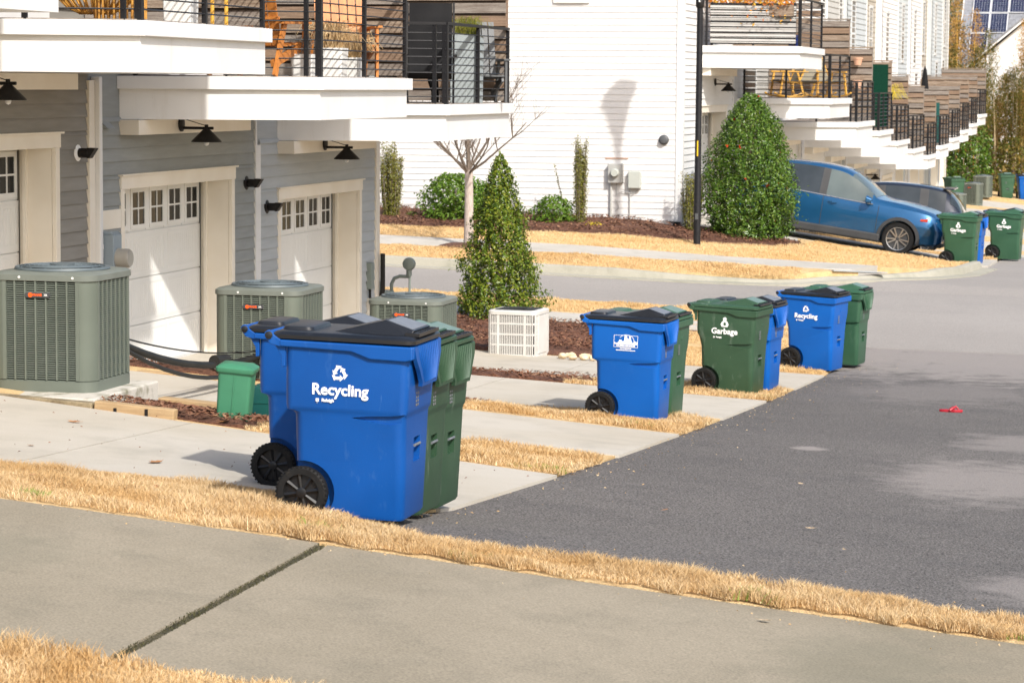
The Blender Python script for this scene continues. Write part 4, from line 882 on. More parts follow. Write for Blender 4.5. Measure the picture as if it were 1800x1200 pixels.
put(('green2', 'plain', 'garbage'), 6.66, 56.8, -6, 'green garbage cart in front of the blue car nose', z=.30)
put(('blue2', 'flap', 'plain'), 6.72, 57.7, -6, 'blue cart wedged behind the green cart at the blue car', z=.27)
put(('green2', 'plain', 'garbage'), 7.36, 60.9, -6, 'green garbage cart at the right edge beyond the blue car', z=.19)
put(('blue2', 'flap', 'plain'), 7.30, 61.75, -6, 'blue cart behind the green cart at the right edge', z=.18)
put(('green2', 'plain', 'plain'), 3.95, 119.7, -78, 'green cart parked at the bamboo, far end of the alley', z=-.80)
put(('blue2', 'plain', 'plain'), 4.72, 120.1, -78, 'blue cart parked at the bamboo, far end of the alley', z=-.84)
put(('green2', 'plain', 'plain'), 2.25, 112.2, -60, 'green cart tucked behind the far air conditioners', z=-.75)

# ================================================================= air conditioners
def oct_ring(hw, ch, z):
    return [(hw, -hw + ch, z), (hw, hw - ch, z), (hw - ch, hw, z), (-hw + ch, hw, z), (-hw, hw - ch, z), (-hw, -hw + ch, z), (-hw + ch, -hw, z), (hw - ch, -hw, z)]
def round_ring(hw, ch, z): return rrect(-hw, hw, hw, ch, z, 4)
def air_con(label, loc, hw=.44, H=1.0, yaw=0, nrow=44, group='grey air conditioners beside the driveways', brand=True):
    t = thing('air_conditioner', label, 'air conditioner', loc, R(yaw), group); ch = .13
    MB().loft([round_ring(hw - .05, ch, .09), round_ring(hw - .05, ch, H - .03)]).build('coil', 'ac_core', t)
    MB().loft([round_ring(hw + .005, ch, 0), round_ring(hw + .005, ch, .085), round_ring(hw - .01, ch, .095)]).build('base_pan', 'ac_gray', t, smooth=True)
    for q in range(4):
        m4 = Matrix.Rotation(R(90 * q), 3, 'Z'); L = hw - ch + .005
        lv = MB(); dz = (H - .16) / nrow
        for k in range(nrow):
            z = .105 + k * dz
            lv.add([m4 @ Vector(p) for p in ((-L, -hw - .004, z), (L, -hw - .004, z), (L, -hw + .006, z + dz * .46), (-L, -hw + .006, z + dz * .46), (L, -hw + .004, z - dz * .02), (-L, -hw + .004, z - dz * .02))], [(0, 1, 2, 3), (0, 5, 4, 1)])
        o = lv.build('louvre_panel', 'ac_gray', t, fix=False); o['kind'] = 'stuff'
        nb = 8
        for k in range(nb):
            x = -L + (k + .0) * 2 * L / (nb - 1); wv = .0065 if 0 < k < nb - 1 else .016
            mb = MB(); mb.add([m4 @ Vector(p) for p in ((x - wv, -hw - .008, .095), (x + wv, -hw - .008, .095), (x + wv, -hw + .02, .095), (x - wv, -hw + .02, .095), (x - wv, -hw - .008, H - .05), (x + wv, -hw - .008, H - .05), (x + wv, -hw + .02, H - .05), (x - wv, -hw + .02, H - .05))], [(3, 2, 1, 0), (4, 5, 6, 7), (0, 1, 5, 4), (1, 2, 6, 5), (2, 3, 7, 6), (3, 0, 4, 7)]); mb.build('louvre_rib', 'ac_gray', t)
        c = MB(); pts = [(hw - ch + (ch + .006) * math.cos(R(a)), -(hw - ch) - (ch + .006) * math.sin(R(a))) for a in range(0, 91, 15)]
        ins = [(hw - ch + (ch - .02) * math.cos(R(a)), -(hw - ch) - (ch - .02) * math.sin(R(a))) for a in range(90, -1, -15)]
        c.prism([tuple((m4 @ Vector((x, y, 0))).xy) for x, y in pts + ins], .093, H - .048); c.build('corner_post', 'ac_post', t, smooth=True)
    MB().loft([round_ring(hw + .012, ch, H - .055), round_ring(hw + .016, ch, H - .05), round_ring(hw + .016, ch, H - .005), round_ring(hw - .01, ch, H + .012), round_ring(hw - .07, ch, H + .02)]).build('top_cover', 'ac_top', t, smooth=True)
    fr = hw - .06
    g = MB().lathe([(fr, .0), (fr + .010, .012), (fr + .002, .030), (fr - .03, .027), (fr - .04, .015), (fr - .03, -.002)], (0, 0, H + .012), 'z', 40, closed=True).build('fan_ring', 'ac_fan', t, smooth=True)
    gr = MB()
    for k in range(9): gr.lathe([(fr * (k + 1.2) / 10.4, .034), (fr * (k + 1.2) / 10.4 + .004, .038), (fr * (k + 1.2) / 10.4 + .008, .034), (fr * (k + 1.2) / 10.4 + .004, .030)], (0, 0, H + .012), 'z', 32, closed=True)
    for k in range(16):
        a = 2 * math.pi * k / 16; gr.tube([(.09 * math.cos(a), .09 * math.sin(a), H + .050), (fr * math.cos(a), fr * math.sin(a), H + .038)], .0035, 4)
    gr.build('fan_grille', 'ac_fan', g); MB().lathe([(.10, .02), (.10, .05), (.03, .06)], (0, 0, H + .012), 'z', 20).build('fan_hub', 'ac_fan', g, smooth=True)
    MB().lathe([(fr - .02, 0), (fr - .02, .004)], (0, 0, H + .0205), 'z', 32).build('fan_well', 'ac_core', g)
    for x in (-.18, .28): MB().lathe([(.012, 0), (.008, -.006)], (x, -hw - .016, H - .025), 'y', 8).build('screw', 'silver_ink', t)
    if brand:
        bx = -.02; bz = H - .165
        bd = MB().prism([(bx - .10, bz - .022), (bx + .10, bz - .022), (bx + .11, bz), (bx + .10, bz + .022), (bx - .10, bz + .022), (bx - .115, bz)], -hw - .018, -hw - .006, 'xz').build('badge', 'badge', t, bevel=.003)
        MB().lathe([(.019, -.002), (.019, 0)], (bx - .062, -hw - .018, bz), 'y', 16).build('badge_dot', 'orange_ink', bd)
        link('badge_lettering', text_mesh('badge_lettering', 'TRANE', .026, .0012), 'orange_ink', bd, loc=(bx - .004, -hw - .019, bz), rot=(R(90), 0, 0))
        link('badge_lettering', text_mesh('badge_lettering', 'XR', .022, .0012), 'silver_ink', bd, loc=(bx + .07, -hw - .019, bz), rot=(R(90), 0, 0))
    return t
air_con('large grey air conditioner nearest the camera, on a mossy concrete pad', (2.10, 20.35, 1.52), H=.945)
air_con('grey air conditioner behind the nearest blue carts, second in the row', (2.14, 25.45, .97))
air_con('grey air conditioner by the gas meter, third in the row', (2.13, 30.75, .53), H=.93)
for i, (x, y, z, l) in enumerate(((2.75, 106.6, -1.05, 'small grey air conditioner, nearest of the three by the bamboo'), (2.95, 113.2, -.86, 'small grey air conditioner, middle of the three by the bamboo'), (3.0, 118.6, -.72, 'small grey air conditioner, farthest of the three by the bamboo'))):
    air_con(l, (x, y, z), hw=.36, H=.92, nrow=14, yaw=-12, group='far air conditioners by the bamboo', brand=i < 2)
# pads and timber edging
tag(MB().box(.9, 2.70, 19.58, 20.95, 1.28, 1.52).build('concrete_pad', 'pad_concrete', bevel=.015), 'mossy concrete pad under the nearest air conditioner', 'pad')
tag(MB().box(1.55, 2.75, 24.85, 26.1, .74, .97).build('concrete_pad', 'pad_concrete', bevel=.015), 'concrete pad under the second air conditioner', 'pad')
tag(MB().box(1.6, 2.7, 30.2, 31.4, .30, .53).build('concrete_pad', 'pad_concrete', bevel=.015), 'concrete pad under the third air conditioner', 'pad')
def timber(label, a, b, w_, h_, m='timber'):
    o = MB().beam(a, b, w_, h_).build('timber_edging', m, bevel=.008); tag(o, label, 'timber'); return o
timber('long weathered timber edging below the nearest air conditioner pad', (-.2, 19.50, 1.59), (2.72, 19.50, 1.435), .10, .13, 'timber_dark')
tt = timber('short tan timber edging with bolts at the end of the pad', (2.74, 19.50, 1.455), (3.40, 19.50, 1.405), .10, .13)
for x in (2.92, 3.18): MB().box(x - .012, x + .012, 19.442, 19.449, 1.41, 1.47).build('bolt', 'black_metal', tt)
timber('thick tan timber step beside the green valve box', (2.45, 21.62, 1.20), (3.35, 21.62, 1.14), .14, .20)
timber('low tan timber edging in front of the sunlit garage door', (1.2, 26.98, .88), (3.7, 26.98, .74), .10, .12)
timber('tan timber edging behind the second air conditioner', (-.1, 24.72, 1.12), (1.4, 24.72, 1.10), .1, .12)
# white slotted air conditioner at the end of the row
wa = thing('air_conditioner', 'small white slotted air conditioner in front of the cone evergreen', 'air conditioner', (2.27, 35.55, .285), R(-4)); hw, H = .335, .66
MB().loft([round_ring(hw - .02, .09, .03), round_ring(hw - .02, .09, H - .04)]).build('coil', 'ac_coil', wa)
MB().loft([round_ring(hw + .004, .09, .02), round_ring(hw + .004, .09, .07), round_ring(hw - .004, .09, .072)]).build('base_pan', 'ac_white', wa, smooth=True)
MB().loft([round_ring(hw + .012, .09, H - .05), round_ring(hw + .014, .09, H - .005), round_ring(hw - .005, .09, H + .008), round_ring(hw - .05, .08, H + .010)]).build('top_cover', 'ac_white', wa, smooth=True)
MB().loft([round_ring(hw - .055, .07, H + .006), round_ring(hw - .06, .07, H + .014)]).build('top_grille', 'ac_core', wa)
MB().box(-.1, .12, -.12, .0, H + .014, H + .03).build('fan_motor', 'ac_core', wa)
for z in (.20, .345, .49): MB().loft([round_ring(hw + .003, .09, z - .012), round_ring(hw + .003, .09, z + .012)]).build('band', 'ac_white', wa, smooth=True)
for q in range(4):
    m4 = Matrix.Rotation(R(90 * q), 3, 'Z'); sl = MB()
    for k in range(25):
        x = -hw + .035 + k * (2 * hw - .07) / 24; wv = .0056
        sl.add([m4 @ Vector(p) for p in ((x - wv, -hw - .002, .06), (x + wv, -hw - .002, .06), (x + wv, -hw + .016, .06), (x - wv, -hw + .016, .06), (x - wv, -hw - .002, H - .045), (x + wv, -hw - .002, H - .045), (x + wv, -hw + .016, H - .045), (x - wv, -hw + .016, H - .045))], [(0, 1, 5, 4), (1, 2, 6, 5), (3, 0, 4, 7)])
    sl.build('slotted_panel', 'ac_white', wa, fix=False)['kind'] = 'stuff'
    for x in (-.19, .19):
        mb = MB(); mb.add([m4 @ Vector(p) for p in ((x - .02, -hw - .006, .06), (x + .02, -hw - .006, .06), (x + .02, -hw + .01, .06), (x - .02, -hw + .01, .06), (x - .02, -hw - .006, H - .045), (x + .02, -hw - .006, H - .045), (x + .02, -hw + .01, H - .045), (x - .02, -hw + .01, H - .045))], [(0, 1, 5, 4), (1, 2, 6, 5), (3, 0, 4, 7)]); mb.build('upright', 'ac_white', wa)
mb = MB().box(hw + .004, hw + .012, -.2, .22, .08, H - .06).build('side_panel', 'ac_white', wa, bevel=.004)
tag(MB().box(1.86, 2.68, 35.15, 35.97, .2, .30).build('concrete_pad', 'pad_concrete', bevel=.01), 'thin dark pad under the white air conditioner', 'pad')

# ================================================================= utility things
vb = thing('valve_box', 'tall green plastic utility post leaning slightly by the dry grass strip', 'utility post', (3.72, 19.95, 1.34)); vb.rotation_euler = (R(3), R(5), R(8))
MB().loft([rrect(-.125, .125, .10, .025, -.1), rrect(-.135, .135, .11, .03, .40)]).box(-.004, .004, -.114, -.10, -.05, .395).build('post_body', 'box_green', vb, smooth=True)
MB().loft([rrect(-.15, .15, .125, .03, .40), rrect(-.155, .155, .13, .03, .41), rrect(-.155, .155, .13, .03, .435), rrect(-.12, .12, .10, .03, .460), rrect(-.05, .05, .04, .02, .468)]).build('post_cap', 'box_green', vb, smooth=True)
tb = thing('utility_box', 'low dark teal utility box half hidden behind the blue cart', 'utility box', (3.95, 20.75, 1.26))
MB().loft([rrect(-.33, .33, .22, .06, -.1), rrect(-.33, .33, .22, .06, .22), rrect(-.32, .32, .21, .06, .27), rrect(-.28, .28, .17, .06, .295)]).build('box_body', 'box_teal', tb, smooth=True)
MB().loft([rrect(-.335, .335, .225, .06, .15), rrect(-.335, .335, .225, .06, .165)]).build('box_seam', 'box_teal', tb)
gm = thing('gas_meter', 'grey gas meter with bent pipes and round regulator at the row end', 'gas meter', (.0, 36.75, .5))
MB().box(-.12, .14, -.1, .1, .28, .50).lathe([(.13, 0), (.12, .06), (.06, .07)], (.01, 0, .50), 'z', 18).build('meter_body', 'gas_gray', gm, smooth=True)
MB().tube([(-.42, 0, -.2), (-.42, 0, .66), (-.36, 0, .72), (-.14, 0, .72), (-.09, 0, .68), (-.09, 0, .52)], .028, 10).tube([(.10, 0, .52), (.10, 0, .66), (.14, 0, .74), (.22, 0, .77), (.36, 0, .77)], .026, 10).tube([(.37, 0, -.2), (.37, 0, .9)], .018, 8).build('pipe', 'gas_gray', gm, smooth=True)
MB().lathe([(.03, .07), (.085, .05), (.095, .0), (.085, -.05), (.03, -.07)], (.36, 0, .95), 'y', 20).tube([(.36, 0, .78), (.36, 0, .90)], .04, 10).build('regulator', 'gas_gray', gm, smooth=True)
for x in (.10, -.09): MB().lathe([(.042, 0), (.042, .03)], (x, 0, .515), 'z', 12).build('coupling', 'gas_gray', gm)
hs = thing('conduit_bundle', 'black flexible conduits sagging across the sunlit garage door foot', 'conduit', (2.3, 22.5, 1.3))
def sag(a, b, d, n=12): return [tuple(Vector(a).lerp(Vector(b), t) + Vector((0, 0, -d * 4 * t * (1 - t)))) for t in [k / (n - 1) for k in range(n)]]
MB().tube(sag((2.3, 20.9, 1.86), (2.2, 25.1, 1.33), .16), .033, 10).build('insulated_pipe', 'hose_black', hs, smooth=True)
MB().tube(sag((2.35, 20.9, 1.82), (2.25, 25.1, 1.26), .22), .020, 8).tube(sag((2.3, 21.2, 1.84), (2.2, 25.1, 1.37), .07), .008, 6).build('thin_hose', 'hose_black', hs, smooth=True)
p = MB().tube([(2.24, 23.55, 1.42), (2.22, 23.95, 1.39)], .05, 12).lathe([(.056, 0), (.056, .03)], (2.24, 23.55, 1.41), 'y', 12).build('pipe_canister', 'hose_black', hs, smooth=True)
for o in hs.children: o.matrix_parent_inverse = Matrix.Translation(Vector((-2.3, -22.5, -1.3)))
# lamp post
lp = thing('lamp_post', 'black street lamp post with a yellow strip in front of the white house', 'lamp post', (1.88, 52.04, .82))
zt = 4.0 + 1.75
MB().lathe([(.072, -.3), (.070, 1.2), (.066, 1.22), (.060, 4.75), (.055, 4.85)], (0, 0, 0), 'z', 20).build('pole', 'black_rail', lp, smooth=True)
MB().lathe([(.09, 0), (.09, .05), (.075, .08)], (0, 0, -.06), 'z', 20).build('pole_foot', 'black_rail', lp, smooth=True)
MB().lathe([(.065, 4.70), (.085, 4.74), (.085, 4.86), (.06, 4.90)], (0, 0, 0), 'z', 18).build('collar', 'black_metal', lp, smooth=True)
lt = MB().lathe([(.05, 4.88), (.12, 5.0), (.10, 5.06)], (0, 0, 0), 'z', 6).lathe([(.30, 5.72), (.33, 5.74), (.16, 5.95), (.03, 6.0), (.02, 6.10)], (0, 0, 0), 'z', 6).build('lantern', 'black_metal', lp)
MB().lathe([(.13, 5.05), (.27, 5.72)], (0, 0, 0), 'z', 6).build('lantern_glass', 'util_pale', lt)
MB().lathe([(.004, -.02), (.02, 0), (.004, .02)], (0, -.085, 4.83), 'y', 8).build('photocell', 'white_ink', lp)
o = MB().prism([(-.012, 1.82), (.012, 1.82), (.012, 2.12), (-.012, 2.12)], -.0705, -.0660, 'xz').build('reflector_strip', 'yellow_paint', lp)
MB().box(-.03, .03, -.0735, -.060, .58, .70).build('pole_door', 'plastic_gray', lp)
# stones, sandal and dry leaves
def pebble(loc, s, m, label, name='stone', cat='stone', group=None, seed=0):
    bm = bmesh.new(); bmesh.ops.create_icosphere(bm, subdivisions=2, radius=1); r_ = random.Random(seed)
    off = [Vector((r_.uniform(-1, 1), r_.uniform(-1, 1), r_.uniform(-1, 1))).normalized() for _ in range(5)]
    for v in bm.verts:
        for q in off: v.co -= q * max(0, v.co.dot(q) - .72) * .8
        v.co = Vector((v.co.x * s[0], v.co.y * s[1], v.co.z * s[2]))
    me = bpy.data.meshes.new(name); bm.to_mesh(me); bm.free(); me.shade_smooth(); me.set_sharp_from_angle(angle=R(30))
    o = link(name, me, m, loc=loc, rot=(0, 0, r_.uniform(0, 6))); return tag(o, label, cat, group)
r_ = random.Random(5)
for k in range(16):
    x = 2.95 + k % 8 * .14 + r_.uniform(-.05, .05); y = 35.15 + (k // 8) * .28 + r_.uniform(-.1, .1) + (k % 8) * .05
    pebble((x, y, gz(x, y) + .05), (r_.uniform(.05, .10), r_.uniform(.04, .07), r_.uniform(.03, .05)), 'stone', 'tan border stone beside the white air conditioner', group='tan stones by the mulch', seed=k)
sd = thing('sandal', 'red sandal lying alone on the asphalt', 'sandal', (8.55, 30.35, gz(8.55, 30.35) - .01), R(4))
def sole(s): return [(s * .135 * math.cos(a) * (1 if math.cos(a) > 0 else .95), s * .048 * math.sin(a) * (1.15 if math.cos(a) > .2 else .85)) for a in [2 * math.pi * k / 20 for k in range(20)]]
MB().prism(sole(1), .0, .028).build('sole', 'red_rubber', sd, bevel=.004)
MB().tube([(-.01, -.052, .02), (.02, -.035, .045), (.05, .0, .055), (.02, .035, .045), (-.01, .052, .02)], .014, 6).tube([(.09, 0, .03), (.05, 0, .07)], .010, 6).build('strap', 'red_rubber', sd, smooth=True)
def dry_leaf(x, y, s, m, label, dz=.02, rz=0, curl=.18):
    mb = MB(); n = 7; L_, C_, R_ = [], [], []
    for k in range(n):
        t = k / (n - 1) * 2 - 1; wv = .42 * (1 - t * t) ** .7 * (1 + .35 * math.sin(k * 2.6)); c = curl * t * t
        L_.append((t, -wv, c + .25 * wv)); C_.append((t, 0, c)); R_.append((t, wv, c + .35 * wv))
    mb.loft([L_, C_, R_], caps=False, closed=False); mb.tube([(1, 0, curl), (1.35, .05, curl + .1)], .03, 4)
    o = mb.build('dry_leaf', m, fix=False); o.location = (x, y, gz(x, y) + dz * .6); o.rotation_euler = (.05, .05, rz); o.scale = (s * .7, s * .7, s * .45); return tag(o, label, 'leaf', 'dry leaves on the ground')
for i, (x, y, s, m, l, dz) in enumerate(((2.98, 18.5, .075, 'dead_leaf', 'curled brown leaf on the driveway before the nearest air conditioner', .03), (4.25, 16.9, .10, 'dead_leaf', 'brown leaf at the driveway edge above the wide grass strip', .03), (3.3, 17.0, .05, 'dead_leaf', 'small dark leaf on the driveway beside the grass', .03),
  (1.35, 19.36, .06, 'dead_leaf', 'orange leaf against the dark timber edging', .06), (5.15, 14.6, .06, 'dead_leaf', 'rust brown leaf lying on the wide dry grass strip', .07), (4.7, 14.9, .055, 'dead_leaf', 'orange leaf in the dry grass left of the carts', .07), (4.55, 14.2, .05, 'dead_leaf', 'brown leaf near the front of the dry grass strip', .07),
  (9.02, 12.75, .055, 'pale_leaf', 'pale curled leaf on the foreground footpath', .02), (7.63, 17.6, .045, 'dead_leaf', 'reddish leaf on the asphalt by the cart cluster', .01), (8.15, 20.6, .05, 'pale_leaf', 'pale leaf on the asphalt in front of the grass nose', .01), (8.65, 17.3, .05, 'pale_leaf', 'tan leaf on the asphalt at the right', .01), (9.0, 16.2, .045, 'pale_leaf', 'pale leaf on the asphalt nearest the grass edge', .01),
  (8.85, 13.25, .10, 'pale_leaf', 'broad pale leaf caught in the grass edge at right', .05), (3.75, 19.62, .08, 'dead_leaf', 'orange leaf at the foot of the green utility post', .05), (2.7, 20.2, .05, 'dead_leaf', 'orange leaf in the mulch beside the concrete pad', .09), (3.4, 20.5, .05, 'pale_leaf', 'pale leaf in the mulch beside the timber step', .08))):
    dry_leaf(x, y, s, m, l, dz, rz=i * 1.3)
# ================================================================= plants
def leaves(name, P, Nrm, s, m, parent, seed=0, up=.3, asp=.5, jitter=.8):
    """one folded leaf (two triangles each side of the midrib -> two quads) at every point"""
    r = np.random.RandomState(seed); n = len(P)
    d = Nrm + r.randn(n, 3) * jitter; d[:, 2] += up; d /= np.linalg.norm(d, axis=1)[:, None]
    t = np.cross(d, r.randn(n, 3)); t /= np.linalg.norm(t, axis=1)[:, None]; b = np.cross(d, t)
    L = (s * r.uniform(.6, 1.35, n))[:, None]; W = L * asp
    base = P - t * L * .5; tip = P + t * L * .5 - d * L * .12; mid = P
    l_ = mid + b * W * .5 + d * W * .18; q = mid - b * W * .5 + d * W * .18
    V = np.stack([base, l_, tip, q], 1).reshape(-1, 3); i = np.arange(n)[:, None] * 4
    F = np.concatenate([i + np.array([[0, 1, 2]]), i + np.array([[0, 2, 3]])])
    return soup(name, V, F, m, parent)
def crown_pts(n, prof, H, seed, inner=.55, nclump=60, clump=.10, lump=.12):
    """points in a body of revolution; prof(t) gives the radius at height t*H. Clumped, uneven shell"""
    r = np.random.RandomState(seed)
    tc = r.uniform(.0, 1, nclump); ac = r.uniform(0, 2 * np.pi, nclump); P, Nn = [], []
    t = r.uniform(0, 1, n * 3); wgt = np.array([prof(x) for x in t]); keep = r.uniform(0, wgt.max(), n * 3) < wgt; t = t[keep][:n]; n = len(t)
    a = r.uniform(0, 2 * np.pi, n); rad = np.array([prof(x) for x in t])
    bump = 1 + lump * np.sin(3 * a + 9 * t) + lump * np.sin(7 * a - 17 * t + 2) + lump * .8 * np.sin(13 * a + 31 * t)
    q = inner + (1 - inner) * r.uniform(0, 1, n) ** .45; stray = r.uniform(0, 1, n) < .07; q = np.where(stray, q * r.uniform(1.0, 1.24, n), q)
    gap = np.sin(5 * a + 13 * t + seed) * np.sin(9 * a - 21 * t) > .72; q = np.where(gap, q * .72, q)
    x, y = rad * bump * q * np.cos(a), rad * bump * q * np.sin(a); z = t * H + r.randn(n) * .02
    nr = np.c_[np.cos(a), np.sin(a), .4 * np.ones(n)]
    return np.c_[x, y, z], nr
def shrub(name, label, cat, loc, H, prof, n, s, m, seed, group=None, trunk=.04, lump=.12, asp=.5, up=.3, berries=0, crown='crown', inner=.5, z0=.05):
    t = thing(name, label, cat, loc, 0, group)
    tr = MB().tube([(0, 0, -.1), (.01, 0, H * .3), (0, .01, H * .75)], [trunk, trunk * .8, trunk * .3], 7)
    r = random.Random(seed)
    for k in range(14):
        a = r.uniform(0, 6.28); z = H * r.uniform(.08, .7); R_ = prof(z / H) * .8; tr.tube([(0, 0, z), (R_ * .5 * math.cos(a), R_ * .5 * math.sin(a), z + R_ * .25), (R_ * math.cos(a), R_ * math.sin(a), z + R_ * .55)], [trunk * .4, trunk * .25, trunk * .1], 5)
    tr.build('trunk', 'bark', t, smooth=True)
    P, N_ = crown_pts(n, prof, H - z0, seed, lump=lump, inner=inner); P[:, 2] += z0; leaves(crown, P, N_, s, m, t, seed, up, asp)
    if berries:
        bm = MB(); rr = np.random.RandomState(seed + 1); idx = rr.choice(len(P), berries)
        for i in idx:
            c = P[i] * np.array([1.03, 1.03, 1])
            for k in range(3): bm.lathe([(.001, -.016), (.014, -.008), (.014, .008), (.001, .016)], tuple(c + rr.randn(3) * .02), 'z', 5)
        bm.build('berries', 'marker_red', t)['kind'] = 'stuff'
    return t
cone = lambda t: .72 * (1 - t) ** .74 * (1 - .16 * (1 - t) ** 8) * (.95 + .05 * math.sin(t * 23)) + .02
shrub('holly_tree', 'cone shaped glossy evergreen behind the white air conditioner', 'evergreen', (.98, 39.6, .44), 2.52, cone, 17000, .054, 'leaf_cone', 1, trunk=.05, lump=.13)
bighol = lambda t: .95 * (max(0, 1 - ((t - .28) / .73) ** 1.7)) ** .72 + .03 if t > .28 else .98 * (.76 + .24 * (t / .28) ** .7)
shrub('holly_tree', 'big rounded holly with red berries in front of the blue car', 'evergreen', (2.52, 54.55, .86), 3.0, bighol, 34000, .060, 'leaf_holly', 2, trunk=.06, lump=.07, berries=26, z0=.06, inner=.35)
rnd = lambda t: .66 * (max(.02, 1 - ((t - .45) / .58) ** 2)) ** .5
shrub('round_shrub', 'large round green shrub at the white wall behind the bare sapling', 'shrub', (-3.35, 53.2, 1.10), 1.08, rnd, 5200, .075, 'leaf_round', 3, group='shrubs along the white wall', lump=.14)
shrub('round_shrub', 'green shrub squeezed between the bare sapling and the cone evergreen', 'shrub', (-2.78, 53.3, 1.10), .85, lambda t: rnd(t) * .75, 2600, .07, 'leaf_round', 13, group='shrubs along the white wall', lump=.14)
shrub('round_shrub', 'small round green shrub left of the thin columnar plant', 'shrub', (-1.32, 53.35, 1.06), .68, lambda t: rnd(t) * .62, 2000, .07, 'leaf_round', 4, group='shrubs along the white wall', lump=.14)
shrub('round_shrub', 'tiny dark shrub at the foot of the white wall at left', 'shrub', (-4.30, 53.35, 1.16), .20, lambda t: rnd(t) * .28, 320, .05, 'leaf_holly', 5, group='shrubs along the white wall', trunk=.01)
col = lambda t: .235 * (.45 + .55 * min(1, t * 2.2)) * (1 - .75 * max(0, t - .72) / .28) + .015
def column(label, loc, H, wd, seed, n=3600):
    t = thing('columnar_shrub', label, 'shrub', loc, 0, 'columnar shrubs by the white wall'); r = np.random.RandomState(seed); P = []
    tr = MB()
    for k in range(34):
        a = r.uniform(0, 6.28); hh = H * r.uniform(.72, 1.08); rr = wd * r.uniform(.1, 1) ** .6
        pts = [(rr * .35 * math.cos(a), rr * .35 * math.sin(a), -.05), (rr * .8 * math.cos(a), rr * .8 * math.sin(a), hh * .4), (rr * math.cos(a), rr * math.sin(a), hh)]
        tr.tube(pts, [.012, .008, .003], 4)
        for u in r.uniform(.03, 1, n // 34):
            i, f = (0, u / .4) if u < .4 else (1, (u - .4) / .6); p_ = np.array(pts[i]) * (1 - f) + np.array(pts[i + 1]) * f; P.append(p_ + r.randn(3) * .03)
    tr.build('stems', 'twig', t); P = np.array(P); N_ = np.c_[P[:, :2] / (np.linalg.norm(P[:, :2], axis=1)[:, None] + 1e-4), np.full(len(P), .3)]
    leaves('crown', P, N_, .040, 'leaf_column', t, seed, .5, .5)
column('dense columnar shrub at the left end of the white wall', (-4.66, 52.95, 1.12), 1.62, .26, 21, 9000)
column('slim columnar shrub left of the electric meter', (-.77, 53.35, 1.05), 1.78, .14, 22, 6000)
column('columnar shrub right behind the black lamp post', (1.42, 54.05, .95), 1.25, .24, 23, 6000)
tag(leaves('yellow_weed', np.random.RandomState(3).randn(160, 3) * np.array([.12, .06, .03]) + np.array([-.45, 53.15, 1.19]), np.tile([0, 0, 1.], (160, 1)), .05, 'leaf_yellow', None, 3), 'little yellow green weed beside the slim columnar shrub', 'weed')
stem = thing('wall_plant', 'single leaning leafy stem against the white wall', 'plant', (-1.15, 53.9, 1.1))
MB().tube([(0, 0, 0), (-.1, 0, .5), (-.28, 0, 1.28)], [.01, .008, .003], 5).build('stem', 'twig', stem)
rr = np.random.RandomState(8); u = rr.uniform(.45, 1, 70)
leaves('stem_leaves', np.c_[-.28 * u, 0 * u, 1.28 * u] + rr.randn(70, 3) * .015, np.tile([0, -1., .3], (70, 1)), .04, 'leaf_column', stem, 8)
# leafless street trees
def bare_tree(name, label, loc, H, tr_r, seed, spread=1.0, first=.36, n1=9):
    t = thing(name, label, 'tree', loc, 0, 'leafless street trees'); r = random.Random(seed); hf = H * first
    MB().tube([(0, 0, -.1), (.005, 0, hf * .5), (0, 0, hf)], [tr_r * 1.15, tr_r, tr_r * .92], 12).lathe([(tr_r * 1.5, -.1), (tr_r * 1.2, .08)], (0, 0, 0), 'z', 12).build('trunk', 'bark_pale', t, smooth=True)
    mb = MB()
    def grow(p, d, L, rad, lv):
        pts = [p]; q = Vector(p); dd = Vector(d)
        for k in range(4): dd = (dd + Vector((r.uniform(-.14, .14), r.uniform(-.14, .14), .10))).normalized(); q = q + dd * (L / 4); pts.append(q.copy())
        mb.tube(pts, [rad, rad * .85, rad * .65, rad * .5, rad * .3], 6 if lv < 2 else 4, caps=False)
        if lv < 3:
            for k in range(5 if lv < 2 else 4):
                i = r.randint(1, 4); a = r.uniform(0, 6.28); nd = (dd * .8 + Vector((math.cos(a), math.sin(a), .15)) * .75).normalized(); grow(pts[i], nd, L * r.uniform(.4, .62), rad * .42, lv + 1)
    for k in range(n1):
        a = 6.283 * k / n1 + r.uniform(-.3, .3); el = r.uniform(.30, 1.05) if k else 1.5
        grow((0, 0, hf * r.uniform(.93, 1.02)), Vector((math.cos(a) * math.cos(el) * spread, math.sin(a) * math.cos(el) * spread, math.sin(el))), H * .36 * r.uniform(.8, 1.15), tr_r * (.30 if k else .6), 0)
    mb.build('branches', 'twig', t, smooth=True)
bare_tree('bare_sapling', 'pale trunked leafless sapling in front of the round green shrub', (-1.92, 48.8, .96), 4.2, .085, 4, first=.345, spread=1.25, n1=11)
bare_tree('bare_sapling', 'leafless tree mostly hidden behind the end townhouse, twigs at left of white wall', (-6.4, 48.6, 1.0), 4.6, .085, 6, first=.40, spread=1.2)
tag(MB().lathe([(.55, 0), (.35, .05), (.05, .07)], (-1.98, 48.8, gz(-1.98, 48.8) + .13), 'z', 20).build('mulch_ring', 'mulch'), 'small mulch ring at the foot of the pale sapling', 'mulch')

